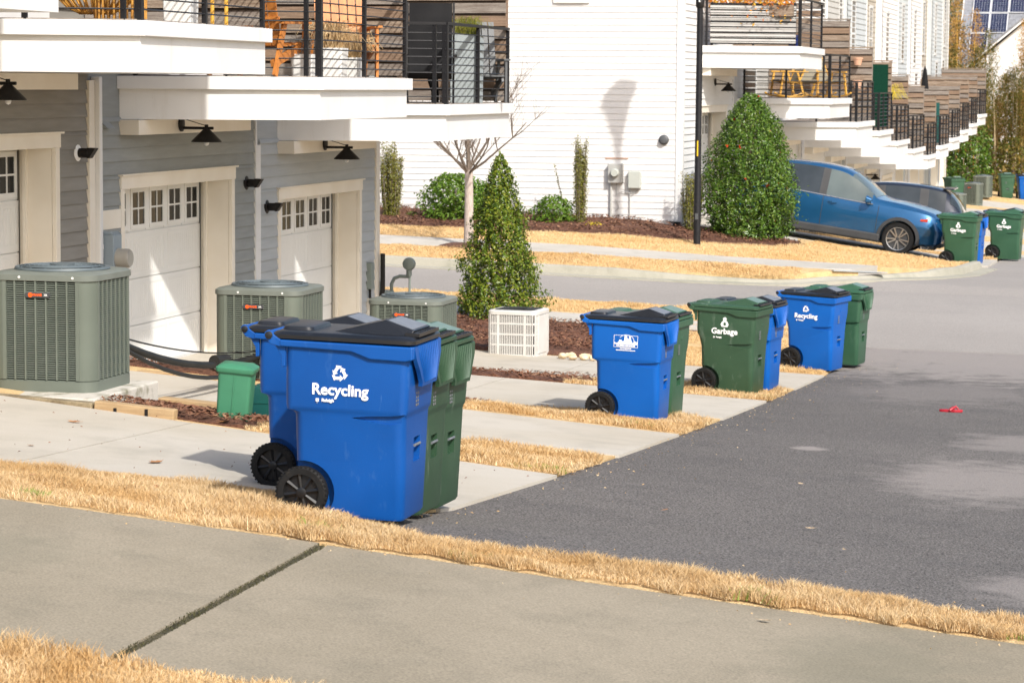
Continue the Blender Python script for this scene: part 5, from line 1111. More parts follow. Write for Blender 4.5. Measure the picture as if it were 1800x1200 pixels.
# ================================================================= cars
def car(label, loc, rot, paint, glass_front='car_glass_clear', front_right=True):
    """sport utility car, nose along +x, 4.55 m long; half sections lofted along x"""
    t = thing('parked_car', label, 'car', loc, 0); t.rotation_euler = rot
    # station: x, bottom z, rocker half width, waist half width, belt z, belt half width, top z, top half width
    S = [(-2.27, .50, .62, .70, .88, .66, .90, .50), (-2.24, .36, .80, .86, .98, .80, 1.04, .60), (-2.10, .30, .86, .90, 1.05, .84, 1.30, .60), (-1.85, .27, .88, .915, 1.06, .86, 1.53, .60), (-1.45, .25, .89, .92, 1.06, .87, 1.62, .61), (-.80, .24, .89, .92, 1.05, .87, 1.665, .62), (-.28, .24, .89, .92, 1.03, .87, 1.655, .62),
         (.08, .24, .89, .92, 1.015, .87, 1.60, .61), (.42, .24, .89, .92, 1.005, .87, 1.42, .62), (.70, .24, .89, .92, 1.0, .87, 1.22, .65), (.86, .24, .88, .92, .998, .87, 1.125, .72), (1.40, .25, .87, .92, .99, .85, 1.085, .66), (1.90, .26, .84, .90, .945, .80, 1.01, .58), (2.12, .28, .78, .84, .86, .70, .93, .48), (2.26, .34, .60, .68, .70, .52, .74, .35), (2.28, .48, .5, .58, .60, .45, .64, .3)]
    def sec(s):
        x, zb, wr, ww, zbelt, wb, zt, wt = s; zw = zb + (zbelt - zb) * .58
        half = [(0, zb), (wr * .8, zb), (wr, zb + .06), (wr + .01, zb + .16), (ww, zw - .02), (ww - .003, zw + .06), (wb + .015, zbelt - .04), (wb, zbelt), (wb - (wb - wt) * .45, zbelt + (zt - zbelt) * .5), (wt + .03, zbelt + (zt - zbelt) * .90), (wt - .06, zt - .005), (0, zt)]
        return half
    def dens(S, k=3):
        out = []
        A = np.array(S)
        xs_ = A[:, 0]
        for i in range(len(S) - 1):
            for j in range(k): out.append(i + j / k)
        out.append(len(S) - 1); idx = np.array(out); res = []
        for c in range(A.shape[1]):
            y = A[:, c]; m = np.gradient(y); i0 = np.clip(idx.astype(int), 0, len(S) - 2); f = idx - i0
            v = (2 * f ** 3 - 3 * f ** 2 + 1) * y[i0] + (f ** 3 - 2 * f ** 2 + f) * m[i0] + (-2 * f ** 3 + 3 * f ** 2) * y[i0 + 1] + (f ** 3 - f ** 2) * m[i0 + 1]
            res.append(v)
        return np.array(res).T
    D = dens(S); H_ = [sec(s) for s in D]; nS, nP = len(D), 12
    V = []; 
    for s, h in zip(D, H_):
        V += [(s[0], -y, z) for y, z in h] + [(s[0], y, z) for y, z in h[-2:0:-1]]
    m_ = 2 * nP - 2
    def wells(x, z):
        return min((x - 1.38) ** 2 + (z - .36) ** 2, (x + 1.33) ** 2 + (z - .36) ** 2) < .415 ** 2
    body, side, shield = [], [], []
    for i in range(nS - 1):
        xm = (D[i][0] + D[i + 1][0]) / 2
        for k in range(m_):
            f = (i * m_ + k, i * m_ + (k + 1) % m_, (i + 1) * m_ + (k + 1) % m_, (i + 1) * m_ + k)
            kk = k if k < nP - 1 else m_ - 1 - k
            zc = sum(V[q][2] for q in f) / 4
            if kk in (2, 3) and False: continue
            if kk in (7, 8) and -1.95 < xm < .74: side.append(f)
            elif kk in (9, 10) and (.16 < xm < .80): shield.append(f)
            elif kk in (8, 9, 10) and xm < -1.98: shield.append(f)
            else: body.append(f)
    body += [tuple(range(m_))[::-1], tuple(range((nS - 1) * m_, nS * m_))]
    b = MB(); b.v = V; b.f = body; bm_ = b.mesh('body', True)
    # wheel arches cut out of the shell
    full = MB(); full.v = V; full.f = body + side + shield
    cutters = [MB().lathe([(.40, s * .55), (.40, s * 1.1)], (x, 0, .355), 'y', 30) for x in (1.38, -1.33) for s in (-1, 1)]
    a = full.build('body', None); cs = []
    for c in cutters:
        o = c.build('cutter', None); cs.append(o); md = a.modifiers.new('b', 'BOOLEAN'); md.object = o; md.operation = 'DIFFERENCE'; md.solver = 'EXACT'
    me = bpy.data.meshes.new_from_object(a.evaluated_get(bpy.context.evaluated_depsgraph_get()))
    for o in [a] + cs: bpy.data.objects.remove(o)
    me.name = 'body'; me.shade_smooth(); me.set_sharp_from_angle(angle=R(35)); bo = link('body', me, paint, t)
    def shell(name, faces, m, off=.006, inset=None):
        used = sorted({q for f in faces for q in f}); mp = {q: i for i, q in enumerate(used)}; mb = MB()
        vv = []
        for q in used:
            x, y, z = V[q]; l = math.hypot(y, z - .9) or 1; vv.append((x, y + off * y / l * 1.2, z + off * (z - .9) / l * 1.2))
        mb.v = vv; mb.f = [tuple(mp[q] for q in f) for f in faces]; return mb.build(name, m, t, True)
    def rng(faces, lo, hi, sgn): return [f for f in faces if lo < sum(V[q][0] for q in f) / 4 < hi and sgn * sum(V[q][1] for q in f) > 0]
    for sgn in (-1, 1):
        shell('front_window', rng(side, -.30, .66, sgn), glass_front); shell('rear_window', rng(side, -1.30, -.36, sgn), 'car_glass'); shell('quarter_window', rng(side, -1.88, -1.38, sgn), 'car_glass')
        [shell('pillar_trim', q, 'car_clad', .007) for q in (rng(side, -.36, -.30, sgn), rng(side, -1.38, -1.30, sgn)) if q]
        y = sgn * .925
        cl = MB(); cl.box(-.95, .99, min(sgn * .86, sgn * .945), max(sgn * .86, sgn * .945), .235, .40)
        cl.build('sill_cladding', 'car_clad', t, bevel=.03)
        for xw in (1.38, -1.33):
            ring = MB(); pts = []
            ar = MB(); prof = []
            rg = []
            for k in range(25):
                aa = R(-8 + 196 * k / 24); c, s_ = math.cos(aa), math.sin(aa)
                rg.append([(xw + r_ * c, sgn * yy, .355 + r_ * s_) for r_, yy in ((.392, .80), (.392, .935), (.462, .928), (.462, .80))])
            ar.loft(rg).build('arch_cladding', 'car_clad', t, smooth=True)
            wh = MB().lathe([(.245, sgn * .70), (.245, sgn * .86), (.235, sgn * .905), (.228, sgn * .88), (.05, sgn * .865)], (xw, 0, .355), 'y', 36).build('wheel', 'car_clad', t, smooth=True)
            MB().lathe([(.240, sgn * .70), (.33, sgn * .69), (.352, sgn * .72), (.355, sgn * .80), (.352, sgn * .88), (.33, sgn * .912), (.245, sgn * .907), (.235, sgn * .80)], (xw, 0, .355), 'y', 40, closed=True).build('tyre', 'rubber', wh, smooth=True)
            MB().lathe([(.232, sgn * .905), (.245, sgn * .909), (.236, sgn * .89)], (xw, 0, .355), 'y', 40, closed=True).build('rim', 'alloy', wh, smooth=True)
            for k in range(10):
                aa = 2 * math.pi * k / 10 + (.10 if k % 2 else -.10); c, s_ = math.cos(aa), math.sin(aa)
                MB().beam((xw + .03 * c, sgn * .888, .355 + .03 * s_), (xw + .236 * c, sgn * .898, .355 + .236 * s_), .026, .02, (0, sgn, 0)).build('spoke', 'alloy', wh)
            MB().lathe([(.045, sgn * .88), (.035, sgn * .905)], (xw, 0, .355), 'y', 14).build('hub', 'car_clad', wh)
        # door handles, mirror, belt trim, door gaps
        for xh in (-.12, -1.08):
            MB().loft([[(xh - .10, sgn * .905, .90), (xh - .10, sgn * .915, .915), (xh - .10, sgn * .90, .925)], [(xh, sgn * .955, .90), (xh, sgn * .955, .92), (xh, sgn * .94, .93)], [(xh + .10, sgn * .905, .90), (xh + .10, sgn * .915, .915), (xh + .10, sgn * .90, .925)]]).build('door_handle', paint, t)
        mi = MB().loft([[(.60, sgn * .90, 1.04), (.60, sgn * .90, 1.15), (.60, sgn * 1.0, 1.18), (.60, sgn * 1.10, 1.15), (.60, sgn * 1.10, 1.03), (.60, sgn * 1.0, 1.0)], [(.74, sgn * .92, 1.04), (.74, sgn * .92, 1.11), (.74, sgn * 1.0, 1.13), (.74, sgn * 1.06, 1.11), (.74, sgn * 1.06, 1.04), (.74, sgn * 1.0, 1.02)]]).build('mirror', paint, t, bevel=.02)
        MB().beam((.64, sgn * .85, 1.03), (.64, sgn * .95, 1.05), .06, .05).build('mirror_arm', 'car_clad', mi)
        tr = MB().tube([(s[0], sgn * (s[5] + .012), s[4] + .004) for s in D if -1.85 < s[0] < .78], .010, 5).build('belt_trim', 'chrome', t)
        for xg in (.88, -.33, -1.30):
            def prof_at(x):
                j = int(np.argmin(abs(D[:, 0] - x))); return sec(D[j])
            h = prof_at(xg); MB().tube([(xg - (.0 if q < 5 else .0), sgn * (h[q][0] + .001), h[q][1]) for q in range(3, 8)], .006, 4).build('door_gap', 'car_clad', t)
        # lamps
        MB().loft([[(1.92, sgn * .835, .80), (1.92, sgn * .845, .87), (1.90, sgn * .80, .895)], [(2.13, sgn * .70, .73), (2.13, sgn * .72, .80), (2.10, sgn * .66, .835)], [(2.24, sgn * .50, .70), (2.24, sgn * .53, .745), (2.22, sgn * .48, .775)]]).build('headlight', 'head_lamp', t)
        MB().loft([[(1.80, sgn * .895, .80), (1.80, sgn * .895, .84), (1.80, sgn * .86, .84)], [(1.95, sgn * .85, .80), (1.95, sgn * .86, .86), (1.94, sgn * .82, .86)]]).build('side_marker', 'marker_red', t)
        MB().loft([[(-2.10, sgn * .885, .93), (-2.10, sgn * .885, 1.02), (-2.10, sgn * .84, 1.03)], [(-2.27, sgn * .70, .92), (-2.27, sgn * .72, 1.0), (-2.24, sgn * .68, 1.02)], [(-2.31, sgn * .42, .93), (-2.31, sgn * .43, .97), (-2.28, sgn * .42, .99)]]).build('tail_light', 'tail_red', t)
    shell('windshield', [f for f in shield if V[f[0]][0] > 0], 'car_glass_clear'); shell('rear_glass', [f for f in shield if V[f[0]][0] < 0], 'car_glass')
    MB().box(2.19, 2.30, -.42, .42, .46, .66).build('grille', 'car_clad', t, bevel=.02); MB().box(2.10, 2.285, -.62, .62, .27, .37).build('lower_bumper', 'car_clad', t, bevel=.03); MB().box(-2.30, -2.1, -.68, .68, .36, .50).build('rear_bumper', 'car_clad', t, bevel=.03)
    MB().box(-2.02, -1.75, -.56, .56, 1.575, 1.605).build('spoiler', paint, t, bevel=.01)
    MB().box(-1.7, 1.7, -.7, .7, .20, .27).build('underside', 'car_clad', t)
    return t
gt = gz(4.0, 58.3)
car('blue sport utility car parked nose out behind the holly', (3.93, 58.25, gz(3.93, 58.25) + .035), (0, math.atan((gz(2.7, 58.2) - gz(5.3, 58.2)) / 2.6), R(-3)), 'car_blue')
car('dark grey car parked nose in behind the blue car', (3.95, 63.6, gz(3.95, 63.6) - .05), (0, -math.atan((gz(2.7, 63.6) - gz(5.3, 63.6)) / 2.6), R(180)), 'car_gray', 'car_glass')
# ================================================================= things on the balconies
def deck(i): return BZ[i] + .46 + .012
Z1, Z2, Z3 = 4.09 + .472, 3.61 + .472, 3.29 + .472
bs = thing('basket_chair', 'round bamboo basket seat on the nearest balcony', 'chair', (1.25, 23.15, Z1))
for k in range(30):
    a = 2 * math.pi * k / 30; pts = [(.46 * math.sin(e) * math.cos(a), .46 * math.sin(e) * math.sin(a), .50 - .46 * math.cos(e)) for e in [R(q) for q in (18, 35, 55, 75, 95, 110)]]
    MB().tube(pts, .010, 5).build('cane', 'rattan', bs, smooth=True)
for z, r_ in ((.06, .16), (.30, .41), (.62, .45)): MB().lathe([(r_, 0), (r_ + .012, .008), (r_, .018), (r_ - .010, .008)], (0, 0, z), 'z', 28, closed=True).build('hoop', 'rattan', bs, smooth=True)
b2 = thing('bamboo_stool', 'upright bamboo stool beside the basket seat behind the railing corner', 'stool', (1.55, 23.0, Z1))
for k in range(26):
    a = 2 * math.pi * k / 26; MB().tube([(.23 * math.cos(a), .23 * math.sin(a), 0), (.24 * math.cos(a), .24 * math.sin(a), .5)], .011, 6).build('cane', 'rattan', b2)
MB().lathe([(.25, .5), (.26, .52), (.1, .53)], (0, 0, 0), 'z', 24).build('stool_top', 'rattan', b2, smooth=True)
def planter(label, loc, w_, h_, m, plant=None, n=0, ph=.5, seed=0, taper=.9, group=None):
    t = thing('planter', label, 'planter', loc, R(4), group)
    MB().loft([rrect(-w_ / 2 * taper, w_ / 2 * taper, w_ / 2 * taper, .02, 0), rrect(-w_ / 2, w_ / 2, w_ / 2, .02, h_)], caps=True).build('pot', m, t)
    if plant:
        r = np.random.RandomState(seed); mb = MB()
        for k in range(n):
            a = r.uniform(0, 6.28); q = r.uniform(.1, 1); hh = ph * r.uniform(.5, 1.1); p0 = Vector((r.uniform(-.35, .35) * w_, r.uniform(-.35, .35) * w_, h_ - .02)); d = Vector((math.cos(a), math.sin(a), 0)) * q * ph * .8
            mb.tube([p0, p0 + d * .3 + Vector((0, 0, hh * .7)), p0 + d * .8 + Vector((0, 0, hh * .85)), p0 + d * 1.15 + Vector((0, 0, hh * .4))], [.004, .0035, .003, .0015], 3, caps=False)
        mb.build('plant', plant, t)['kind'] = 'stuff'
    return t
planter('white planter standing behind the nearest balcony front railing', (1.62, 24.35, Z1), .30, .6, 'pot_white')
for x, y, l in ((1.72, 24.95, 'yellow bamboo torch pole left of its pair on the nearest balcony'), (1.72, 25.35, 'yellow bamboo torch pole right of its pair on the nearest balcony')):
    t = thing('torch_pole', l, 'pole', (x, y, Z1), 0, 'bamboo torches'); MB().tube([(0, 0, 0), (0, 0, 1.3)], .020, 8).build('cane', 'culm_gold', t, smooth=True)
    MB().lathe([(.02, 1.3), (.05, 1.42), (.03, 1.46)], (0, 0, 0), 'z', 10).build('torch_head', 'black_metal', t)
def wooden_chair(label, loc, rz, m, wide=.62, slope=16, group=None, name='slatted_chair', bh=.72):
    t = thing(name, label, 'chair', loc, R(rz), group); h = wide / 2
    for k in range(6): MB().box(-h + k * wide / 6 + .008, -h + (k + 1) * wide / 6 - .008, -.01, .012, 0, bh).build('back_slat', m, t)
    for o in t.children: o.location = (0, .22, .33); o.rotation_euler = (R(-slope), 0, 0)
    for k in range(5): MB().beam((-h, -.30 + k * .11, .36 - k * .008), (h, -.30 + k * .11, .36 - k * .008), .095, .02).build('seat_slat', m, t)
    for s in (-1, 1):
        MB().beam((s * (h + .04), -.34, .58), (s * (h + .04), .36, .57), .09, .025).build('arm', m, t)
        MB().beam((s * (h + .03), -.28, 0), (s * (h + .03), -.28, .57), .03, .08).build('leg', m, t); MB().beam((s * (h + .03), .45, 0), (s * (h + .03), .22, .57), .03, .08).build('leg', m, t)
        MB().beam((s * (h - .02), -.32, .33), (s * (h - .02), .42, .12), .03, .09).build('side_rail', m, t)
    MB().beam((-h, .30, .62), (h, .30, .62), .06, .03).build('back_rail', m, t)
    return t
wooden_chair('orange slatted wooden chair at the left of the middle balcony', (1.18, 27.95, Z2), 172, 'orange_wood', .74, bh=.95)
wooden_chair('orange wooden armchair facing out on the middle balcony, behind dry grass planters', (1.48, 30.05, Z2), 28, 'orange_wood', .60, bh=.85)
planter('small white planter low on the middle balcony', (1.62, 28.12, Z2), .25, .24, 'pot_white', 'twig', 20, .3, 1)
planter('white planter full of dry grass on the middle balcony', (1.66, 29.0, Z2), .32, .32, 'pot_white', 'straw', 300, .36, 2)
planter('second dry grass planter right of the full white one on the middle balcony', (1.74, 29.55, Z2), .22, .22, 'pot_white', 'straw', 160, .36, 3)
# end house balcony: covered folding chair, tall planter, grey chair
fc = thing('folding_chair', 'black folding lounge chair on the end townhouse balcony', 'chair', (1.55, 33.55, Z3), R(15))
o = MB().box(-.28, .28, -.012, .012, 0, 1.0).build('backrest', 'fabric_black', fc); o.location = (0, .1, .32); o.rotation_euler = (R(-14), 0, 0)
MB().beam((-.29, -.35, .40), (-.29, .20, .32), .55, .02, (0, 0, 1)).build('seat', 'fabric_black', fc).location = (.29, 0, 0)
for s in (-1, 1):
    MB().tube([(s * .30, -.35, 0), (s * .30, .12, .45), (s * .30, .38, 1.30)], .014, 6).tube([(s * .30, .40, 0), (s * .30, -.35, .42)], .014, 6).build('chair_leg', 'black_metal', fc)
    MB().beam((s * .32, -.3, .60), (s * .32, .22, .62), .05, .025).build('arm', 'black_metal', fc)
planter('tall slate grey planter with pale plants on the end townhouse balcony', (1.72, 34.75, Z3), .40, .90, 'pot_gray', 'leaf_column', 160, .30, 4, .95)
wooden_chair('dark grey slatted chair at the right of the end townhouse balcony', (1.68, 35.6, Z3), 25, 'plastic_gray', .56, bh=.8)
wooden_chair('black slatted chair in the middle of the end townhouse balcony', (1.0, 34.6, Z3), 10, 'fabric_black', .56)
# far row
f0 = BZ[0] + .47; yn = FY[0] + 1.75
sp = thing('balcony_screen', 'grey horizontal slat panel along the corner house balcony railing', 'panel', (XF + 1, yn + .5, f0))
a = Vector((XF + .22, yn + .22, f0)); c = Vector((3.2 - .16, yn + .95 + .06, f0))
for k in range(7):
    q = MB().beam(a + Vector((0, 0, .10 + k * .118)), c + Vector((0, 0, .10 + k * .118)), .015, .088).build('slat', 'panel_gray', sp)
    q.matrix_parent_inverse = Matrix.Translation(Vector((XF + 1, yn + .5, f0))).inverted()
q = MB().beam(a + Vector((0, .03, .46)), c + Vector((0, .03, .46)), .012, .86).build('added_gap_sheet', 'black_rail', sp); q.matrix_parent_inverse = Matrix.Translation(Vector((XF + 1, yn + .5, f0))).inverted()  # added black sheet, makes the gaps between the slats dark
for tt_ in (.02, .5, .98):
    p_ = a.lerp(c, tt_); q = MB().box(p_.x - .02, p_.x + .02, p_.y + .012, p_.y + .04, f0, f0 + .92).build('panel_post', 'black_rail', sp); q.matrix_parent_inverse = Matrix.Translation(Vector((XF + 1, yn + .5, f0))).inverted()
vin = thing('vine_planter', 'orange leaved vine spilling over the corner house balcony', 'plant', (2.0, 57.2, f0 + .75))
r = np.random.RandomState(4); n_ = 1500; P = np.c_[r.uniform(-.85, 1.0, n_), r.uniform(-.35, .55, n_), np.abs(r.randn(n_)) * .28 + .10]; P[:120, 2] -= r.uniform(.1, .5, 120); P[:120, 1] -= .25
leaves('vine_leaves', P, np.tile([0, -.6, .6], (n_, 1)), .075, 'leaf_red', vin, 4); MB().box(-.75, 1.0, -.1, .12, -.12, .12).build('planter_box', 'old_wood', vin)
planter('glossy blue pot on the corner house balcony', (2.95, 57.75, f0), .24, .24, 'pot_blue')
for k in range(11): link('slat', slat_mesh(3.2 - XF - .12, WOODS[k % 3]), None, HW, loc=(XF + .03, FY[1] - .16, f0 + .03 + k * .172))
def rocker(label, loc, rz):
    t = thing('rocking_chair', label, 'rocking chair', loc, R(rz), 'rocking chairs on the balcony')
    o = MB().box(-.27, .27, -.01, .01, 0, .78).build('sling_back', 'sling', t); o.location = (0, .18, .36); o.rotation_euler = (R(-24), 0, 0)
    o = MB().box(-.27, .27, -.28, .24, -.01, .01).build('sling_seat', 'sling', t); o.location = (0, 0, .38); o.rotation_euler = (R(-8), 0, 0)
    for s in (-1, 1):
        MB().tube([(s * .30, .50, .10), (s * .30, .25, .03), (s * .30, -.05, .02), (s * .30, -.32, .06), (s * .30, -.45, .12)], .022, 6).build('rocker', 'yellow_wood', t, smooth=True)
        MB().beam((s * .30, -.30, .06), (s * .30, -.22, .62), .035, .045).build('leg', 'yellow_wood', t); MB().beam((s * .30, .30, .05), (s * .30, .12, .62), .035, .045).build('leg', 'yellow_wood', t)
        MB().beam((s * .30, -.30, .62), (s * .30, .40, .60), .05, .03).build('arm', 'yellow_wood', t); MB().beam((s * .29, .16, .34), (s * .29, .54, 1.12), .03, .04).build('back_post', 'yellow_wood', t)
        MB().beam((s * .29, -.30, .40), (s * .29, .26, .34), .03, .04).build('seat_rail', 'yellow_wood', t)
    return t
rocker('olive sling rocking chair at the left on the second far balcony', (2.05, 63.3, deck(1)), -60)
rocker('olive sling rocking chair in the middle of the second far balcony', (2.3, 64.6, deck(1)), 10)
rocker('olive sling rocking chair at the right on the second far balcony', (2.75, 65.6, deck(1)), 60)
for z, l in ((1.45, 'upper clay flower pot hung on the balcony screen'), (.85, 'lower clay flower pot hung on the balcony screen')):
    t = thing('flower_pot', l, 'pot', (2.75, FY[3] - .32, deck(2) + z), 0, 'clay pots on the screen'); MB().lathe([(.085, 0), (.12, .16), (.135, .165), (.135, .20), (.11, .20)], (0, 0, 0), 'z', 16).build('pot', 'pot_terra', t, smooth=True); MB().beam((0, .05, .18), (0, .16, .18), .02, .02).build('hanger', 'black_metal', t)
tp = MB().box(1.45, 3.03, FY[4] - .20, FY[4] - .175, deck(3) + .05, deck(3) + 1.82).build('turf_panel', 'turf_green'); tag(tp, 'dark green artificial turf panel covering a balcony screen', 'panel')
tp = MB().box(2.45, 2.80, FY[8] - .22, FY[8] - .195, deck(7) - .1, deck(7) + 1.45).build('turf_panel', 'box_teal'); tag(tp, 'narrow green strip hung on a screen past the lowest balcony', 'panel')
yp = planter('orange pot with a bright yellow plant on the fifth far balcony', (2.55, 81.2, deck(4) + .75), .34, .26, 'pot_orange', 'leaf_yellow', 260, .75, 6)
um = thing('parasol', 'closed black parasol standing on a far balcony', 'parasol', (1.9, 101.5, deck(8))); MB().tube([(0, 0, 0), (0, 0, 2.6)], .025, 8).build('parasol_pole', 'black_metal', um)
MB().lathe([(.16, .95), (.20, 1.1), (.17, 1.6), (.07, 2.45), (.01, 2.62)], (0, 0, 0), 'z', 9).build('parasol_canopy', 'fabric_black', um)

# ================================================================= behind the far row
# bamboo: every culm a plant of its own with its own leaf sprays
rb = random.Random(9); nrb = np.random.RandomState(9); BAM = []
for k in range(7):
    H = (6.0, 7.2, 5.2, 6.6, 7.8, 5.8, 6.9)[k]; gold = k in (1, 4)
    t = thing('bamboo', '', 'bamboo', (0, 0, -100)); lx, ly = rb.uniform(-.5, .5), rb.uniform(-.3, .3)
    pts = [(lx * (q / 6) ** 2, ly * (q / 6) ** 2, H * q / 6) for q in range(7)]; MB().tube(pts, [.040, .038, .035, .030, .024, .016, .006], 7).build('culm', 'culm_gold' if gold else 'culm_tan', t, smooth=True)
    n_ = 900; u = nrb.uniform(.36, 1.0, n_) ** .8; a = nrb.uniform(0, 6.28, n_); rad = (.18 + .55 * np.sin(np.pi * np.clip((u - .2) / .85, 0, 1))) * nrb.uniform(.1, 1, n_) ** .6
    tuft = .75 + .25 * np.sin(7 * a + 22 * u); P = np.c_[lx * u ** 2 + rad * tuft * np.cos(a), ly * u ** 2 + rad * tuft * np.sin(a), H * u + nrb.randn(n_) * .08]
    leaves('sprays', P, np.c_[np.cos(a), np.sin(a), -.2 * np.ones(n_)], .17, ('leaf_bamboo', 'leaf_bamboo', 'leaf_gold', 'leaf_bamboo', 'leaf_gold', 'leaf_bamboo', 'leaf_brown')[k], t, k, 0, .16)
    BAM.append(t)
KIND = ['green tan stemmed bamboo in the stand at the end of the alley', 'green bamboo with a golden stem in the stand at the alley end', 'tan stemmed bamboo with gold dry leaves at the alley end', 'green tan stemmed bamboo in the stand at the end of the alley', 'golden stemmed bamboo with gold dry leaves at the alley end', 'green tan stemmed bamboo in the stand at the end of the alley', 'tan stemmed bamboo with brown dry leaves at the alley end']
for k in range(76):
    i = k % 7 if k >= 7 else k; x = rb.uniform(.6, 8.2); y = rb.uniform(124, 133)
    if x > 4.5 and rb.random() < .6: i = rb.choice((2, 4, 0, 1))
    if k < 7: o = BAM[k]
    else: o = dup(BAM[i])
    o.location = (x, y, gz(x, y) - .1); o.rotation_euler = (rb.uniform(-.05, .05), rb.uniform(-.05, .05), rb.uniform(0, 6.28)); s = rb.uniform(.75, 1.15); o.scale = (s, s, s)
    o['label'] = KIND[i]; o['group'] = 'bamboo stand at the end of the alley'
shrub('evergreen_shrub', 'dark evergreen shrub in the shade at the end wall of the last house', 'shrub', (1.9, 124.5, -.7), 3.4, lambda t: 1.1 * (max(.02, 1 - ((t - .4) / .62) ** 2)) ** .5, 5000, .14, 'leaf_holly', 61, trunk=.05)
shrub('evergreen_shrub', 'dark evergreen shrub under the bamboo behind the far carts', 'shrub', (3.9, 125.8, -.8), 2.6, lambda t: 1.2 * (max(.02, 1 - ((t - .4) / .62) ** 2)) ** .5, 4000, .14, 'leaf_bamboo', 62, trunk=.05)
for k, (x, y, hh) in enumerate(((1.2, 134.5, 4.2), (3.2, 135.2, 4.8), (5.2, 134.8, 4.0), (7.2, 135.5, 4.6), (9.2, 135.0, 4.4))):
    shrub('evergreen_shrub', ('dark evergreen behind the bamboo next to the last townhouse', 'dark evergreen behind the bamboo, second from the last townhouse', 'dark evergreen behind the middle of the bamboo', 'dark evergreen behind the golden part of the bamboo', 'dark evergreen at the right end behind the bamboo')[k], 'shrub', (x, y, -1.0), hh, lambda t: 1.45 * (max(.02, 1 - ((t - .4) / .62) ** 2)) ** .5, 3600, .19, 'leaf_holly', 63 + k, trunk=.06)
# grey roofed house with solar panels
sh = thing('solar_house', 'white gabled house with grey roof and solar panels behind the bamboo', 'house', (4, 152, -1), world=True)
tn = math.tan(R(42)); ye, ze = 148.0, 4.45
MB().add([(-.5, ye, ze), (10, ye, ze), (10, ye + 6.5, ze + 6.5 * tn), (-.5, ye + 6.5, ze + 6.5 * tn), (-.5, ye, ze - .15), (10, ye, ze - .15), (10, ye + 6.5, ze + 6.5 * tn - .15), (-.5, ye + 6.5, ze + 6.5 * tn - .15)], [(0, 1, 2, 3), (4, 7, 6, 5), (0, 4, 5, 1), (1, 5, 6, 2), (2, 6, 7, 3), (3, 7, 4, 0)]).build('roof', 'shingle', sh)
MB().box(-.1, 9.8, ye + .5, ye + 8, -2, ze - .1).build('wall', 'white_siding', sh)
MB().beam((-.55, ye - .02, ze - .05), (-.55, ye + 6.5, ze + 6.5 * tn - .05), .06, .2).build('rake_board', 'white_trim', sh)
for rw in range(4):
    for c in range(4):
        if c > rw + .5: continue
        d0 = 2.1 + rw * 1.70; d1 = d0 + 1.64; xa = .0 + c * 1.0; cs_, sn = math.cos(R(42)), math.sin(R(42))
        def pt(x, d, h): return (x, ye + d * cs_ - h * sn, ze + d * sn + h * cs_)
        fr = MB().add([pt(xa, d0, .05), pt(xa + .97, d0, .05), pt(xa + .97, d1, .05), pt(xa, d1, .05), pt(xa, d0, .10), pt(xa + .97, d0, .10), pt(xa + .97, d1, .10), pt(xa, d1, .10)], [(3, 2, 1, 0), (4, 5, 6, 7), (0, 1, 5, 4), (1, 2, 6, 5), (2, 3, 7, 6), (3, 0, 4, 7)]).build('solar_panel', 'white_trim', sh)
        ce = MB()
        for i in range(6):
            for j in range(10): ce.add([pt(xa + .04 + i * .149, d0 + .04 + j * .157, .103), pt(xa + .04 + i * .149 + .143, d0 + .04 + j * .157, .103), pt(xa + .04 + i * .149 + .143, d0 + .04 + j * .157 + .15, .103), pt(xa + .04 + i * .149, d0 + .04 + j * .157 + .15, .103)], [(0, 1, 2, 3)])
        ce.build('solar_cells', 'solar_cell', fr)['kind'] = 'stuff'
ap = (6.6, 10.55); el = (-.9, 4.25); er = (14.1, 4.25)
gb = MB().prism([(el[0] + .3, -2), (er[0] - .3, -2), (er[0] - .3, er[1]), ap, (el[0] + .3, el[1])], 146.6, 153, 'xz').build('gable_wing', 'white_siding', sh)
gs = MB(); lap(gs, 146.59, el[0] + .4, er[0] - .4, -2, 4.2, .2, 'x')
z = 4.2
while z < 10.2:
    f_ = (z + .2 - el[1]) / (ap[1] - el[1]); lap(gs, 146.59, el[0] + .4 + (ap[0] - el[0]) * f_, er[0] - .4 - (er[0] - ap[0]) * f_, z, z + .2, .2, 'x'); z += .2
gs.build('gable_siding', 'white_siding', gb, fix=False)
for e_ in (el, er):
    MB().beam((e_[0], 149.6, e_[1] + .12), (ap[0], 149.6, ap[1] + .12), 7.0, .14, (0, 0, 1)).build('gable_roof', 'shingle', sh); MB().beam((e_[0], 146.2, e_[1] - .0), (ap[0], 146.2, ap[1] - .0), .08, .24, (0, 1, 0)).build('rake_board', 'white_trim', sh)
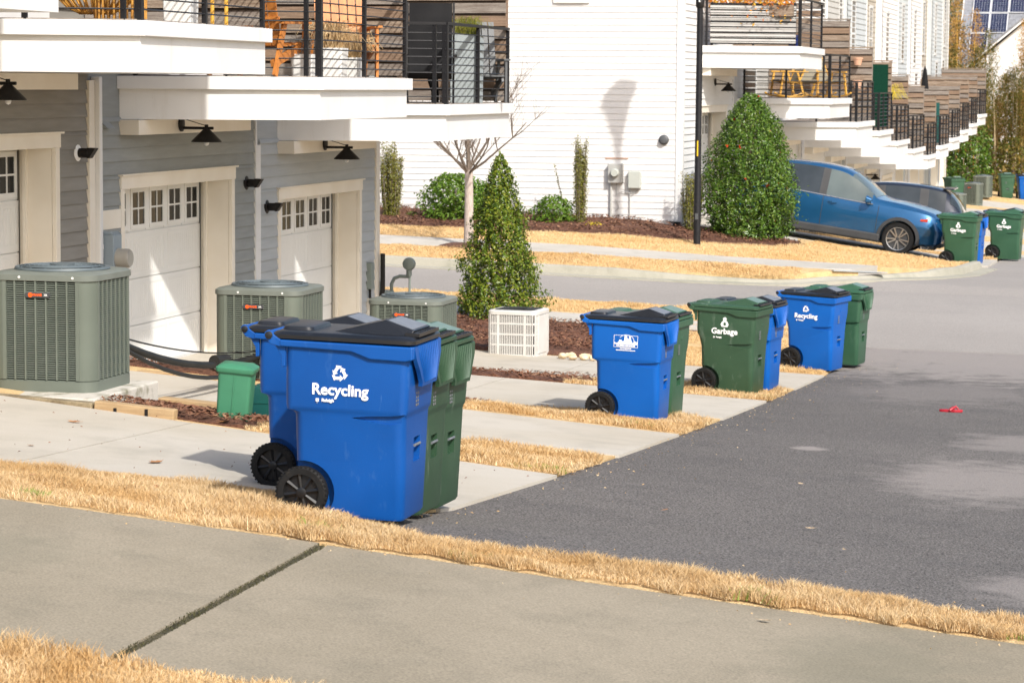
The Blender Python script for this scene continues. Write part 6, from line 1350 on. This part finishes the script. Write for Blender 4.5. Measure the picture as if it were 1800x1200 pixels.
# trees behind
def wood_tree(label, loc, H, rad, n, m, seed, trunk=.2):
    t = thing('woodland_tree', label, 'tree', loc, 0, 'trees behind the far row'); r = random.Random(seed)
    mb = MB().tube([(0, 0, -.3), (.1, 0, H * .4), (0, .1, H * .9)], [trunk, trunk * .7, trunk * .15], 8)
    for k in range(12):
        a = r.uniform(0, 6.28); z = H * r.uniform(.3, .8); q = rad * r.uniform(.5, .95); mb.tube([(0, 0, z), (q * .5 * math.cos(a), q * .5 * math.sin(a), z + q * .3), (q * math.cos(a), q * math.sin(a), z + q * .75)], [trunk * .4, trunk * .22, trunk * .06], 5)
    mb.build('trunk', 'bark', t, smooth=True); rn = np.random.RandomState(seed); P = []
    for k in range(26):
        a = rn.uniform(0, 6.28); u = rn.uniform(.15, 1); rr_ = rad * math.sin(math.pi * min(1, .15 + .8 * u)) * rn.uniform(.3, 1); c = np.array([rr_ * math.cos(a), rr_ * math.sin(a), H * (.25 + .72 * u)]); P.append(c + rn.randn(n // 26, 3) * rad * .24)
    P = np.concatenate(P); leaves('crown', P, rn.randn(len(P), 3), .20, m, t, seed, 0, .5)
for i, (x, y, H, rad, n_, m, l) in enumerate(((-5, 172, 15, 4.5, 5200, 'leaf_brown', 'tall brown tree left of the solar roof'), (-2.6, 160, 11, 3.0, 5200, 'leaf_bamboo', 'yellow green tree just left of the solar roof'), (-8.5, 150, 10, 3.5, 4200, 'leaf_brown', 'brown leaved tree behind the last townhouse'), (1.5, 176, 16, 4.5, 4200, 'leaf_bamboo', 'green tree rising behind the solar roof'), (8, 178, 16, 5, 4200, 'leaf_brown', 'brown tree behind the white gable'), (14.5, 165, 13, 4, 3600, 'leaf_gold', 'golden tree right of the white gable'), (-12, 170, 14, 4.5, 3200, 'leaf_bamboo', 'green tree far behind the townhouse roofs'), (-3.2, 146, 6.5, 2.2, 4200, 'leaf_brown', 'low brown tree between the last townhouse and the solar house'))):
    wood_tree(l, (x, y, gz(x, 135) - .2), H, rad, n_, m, 70 + i)
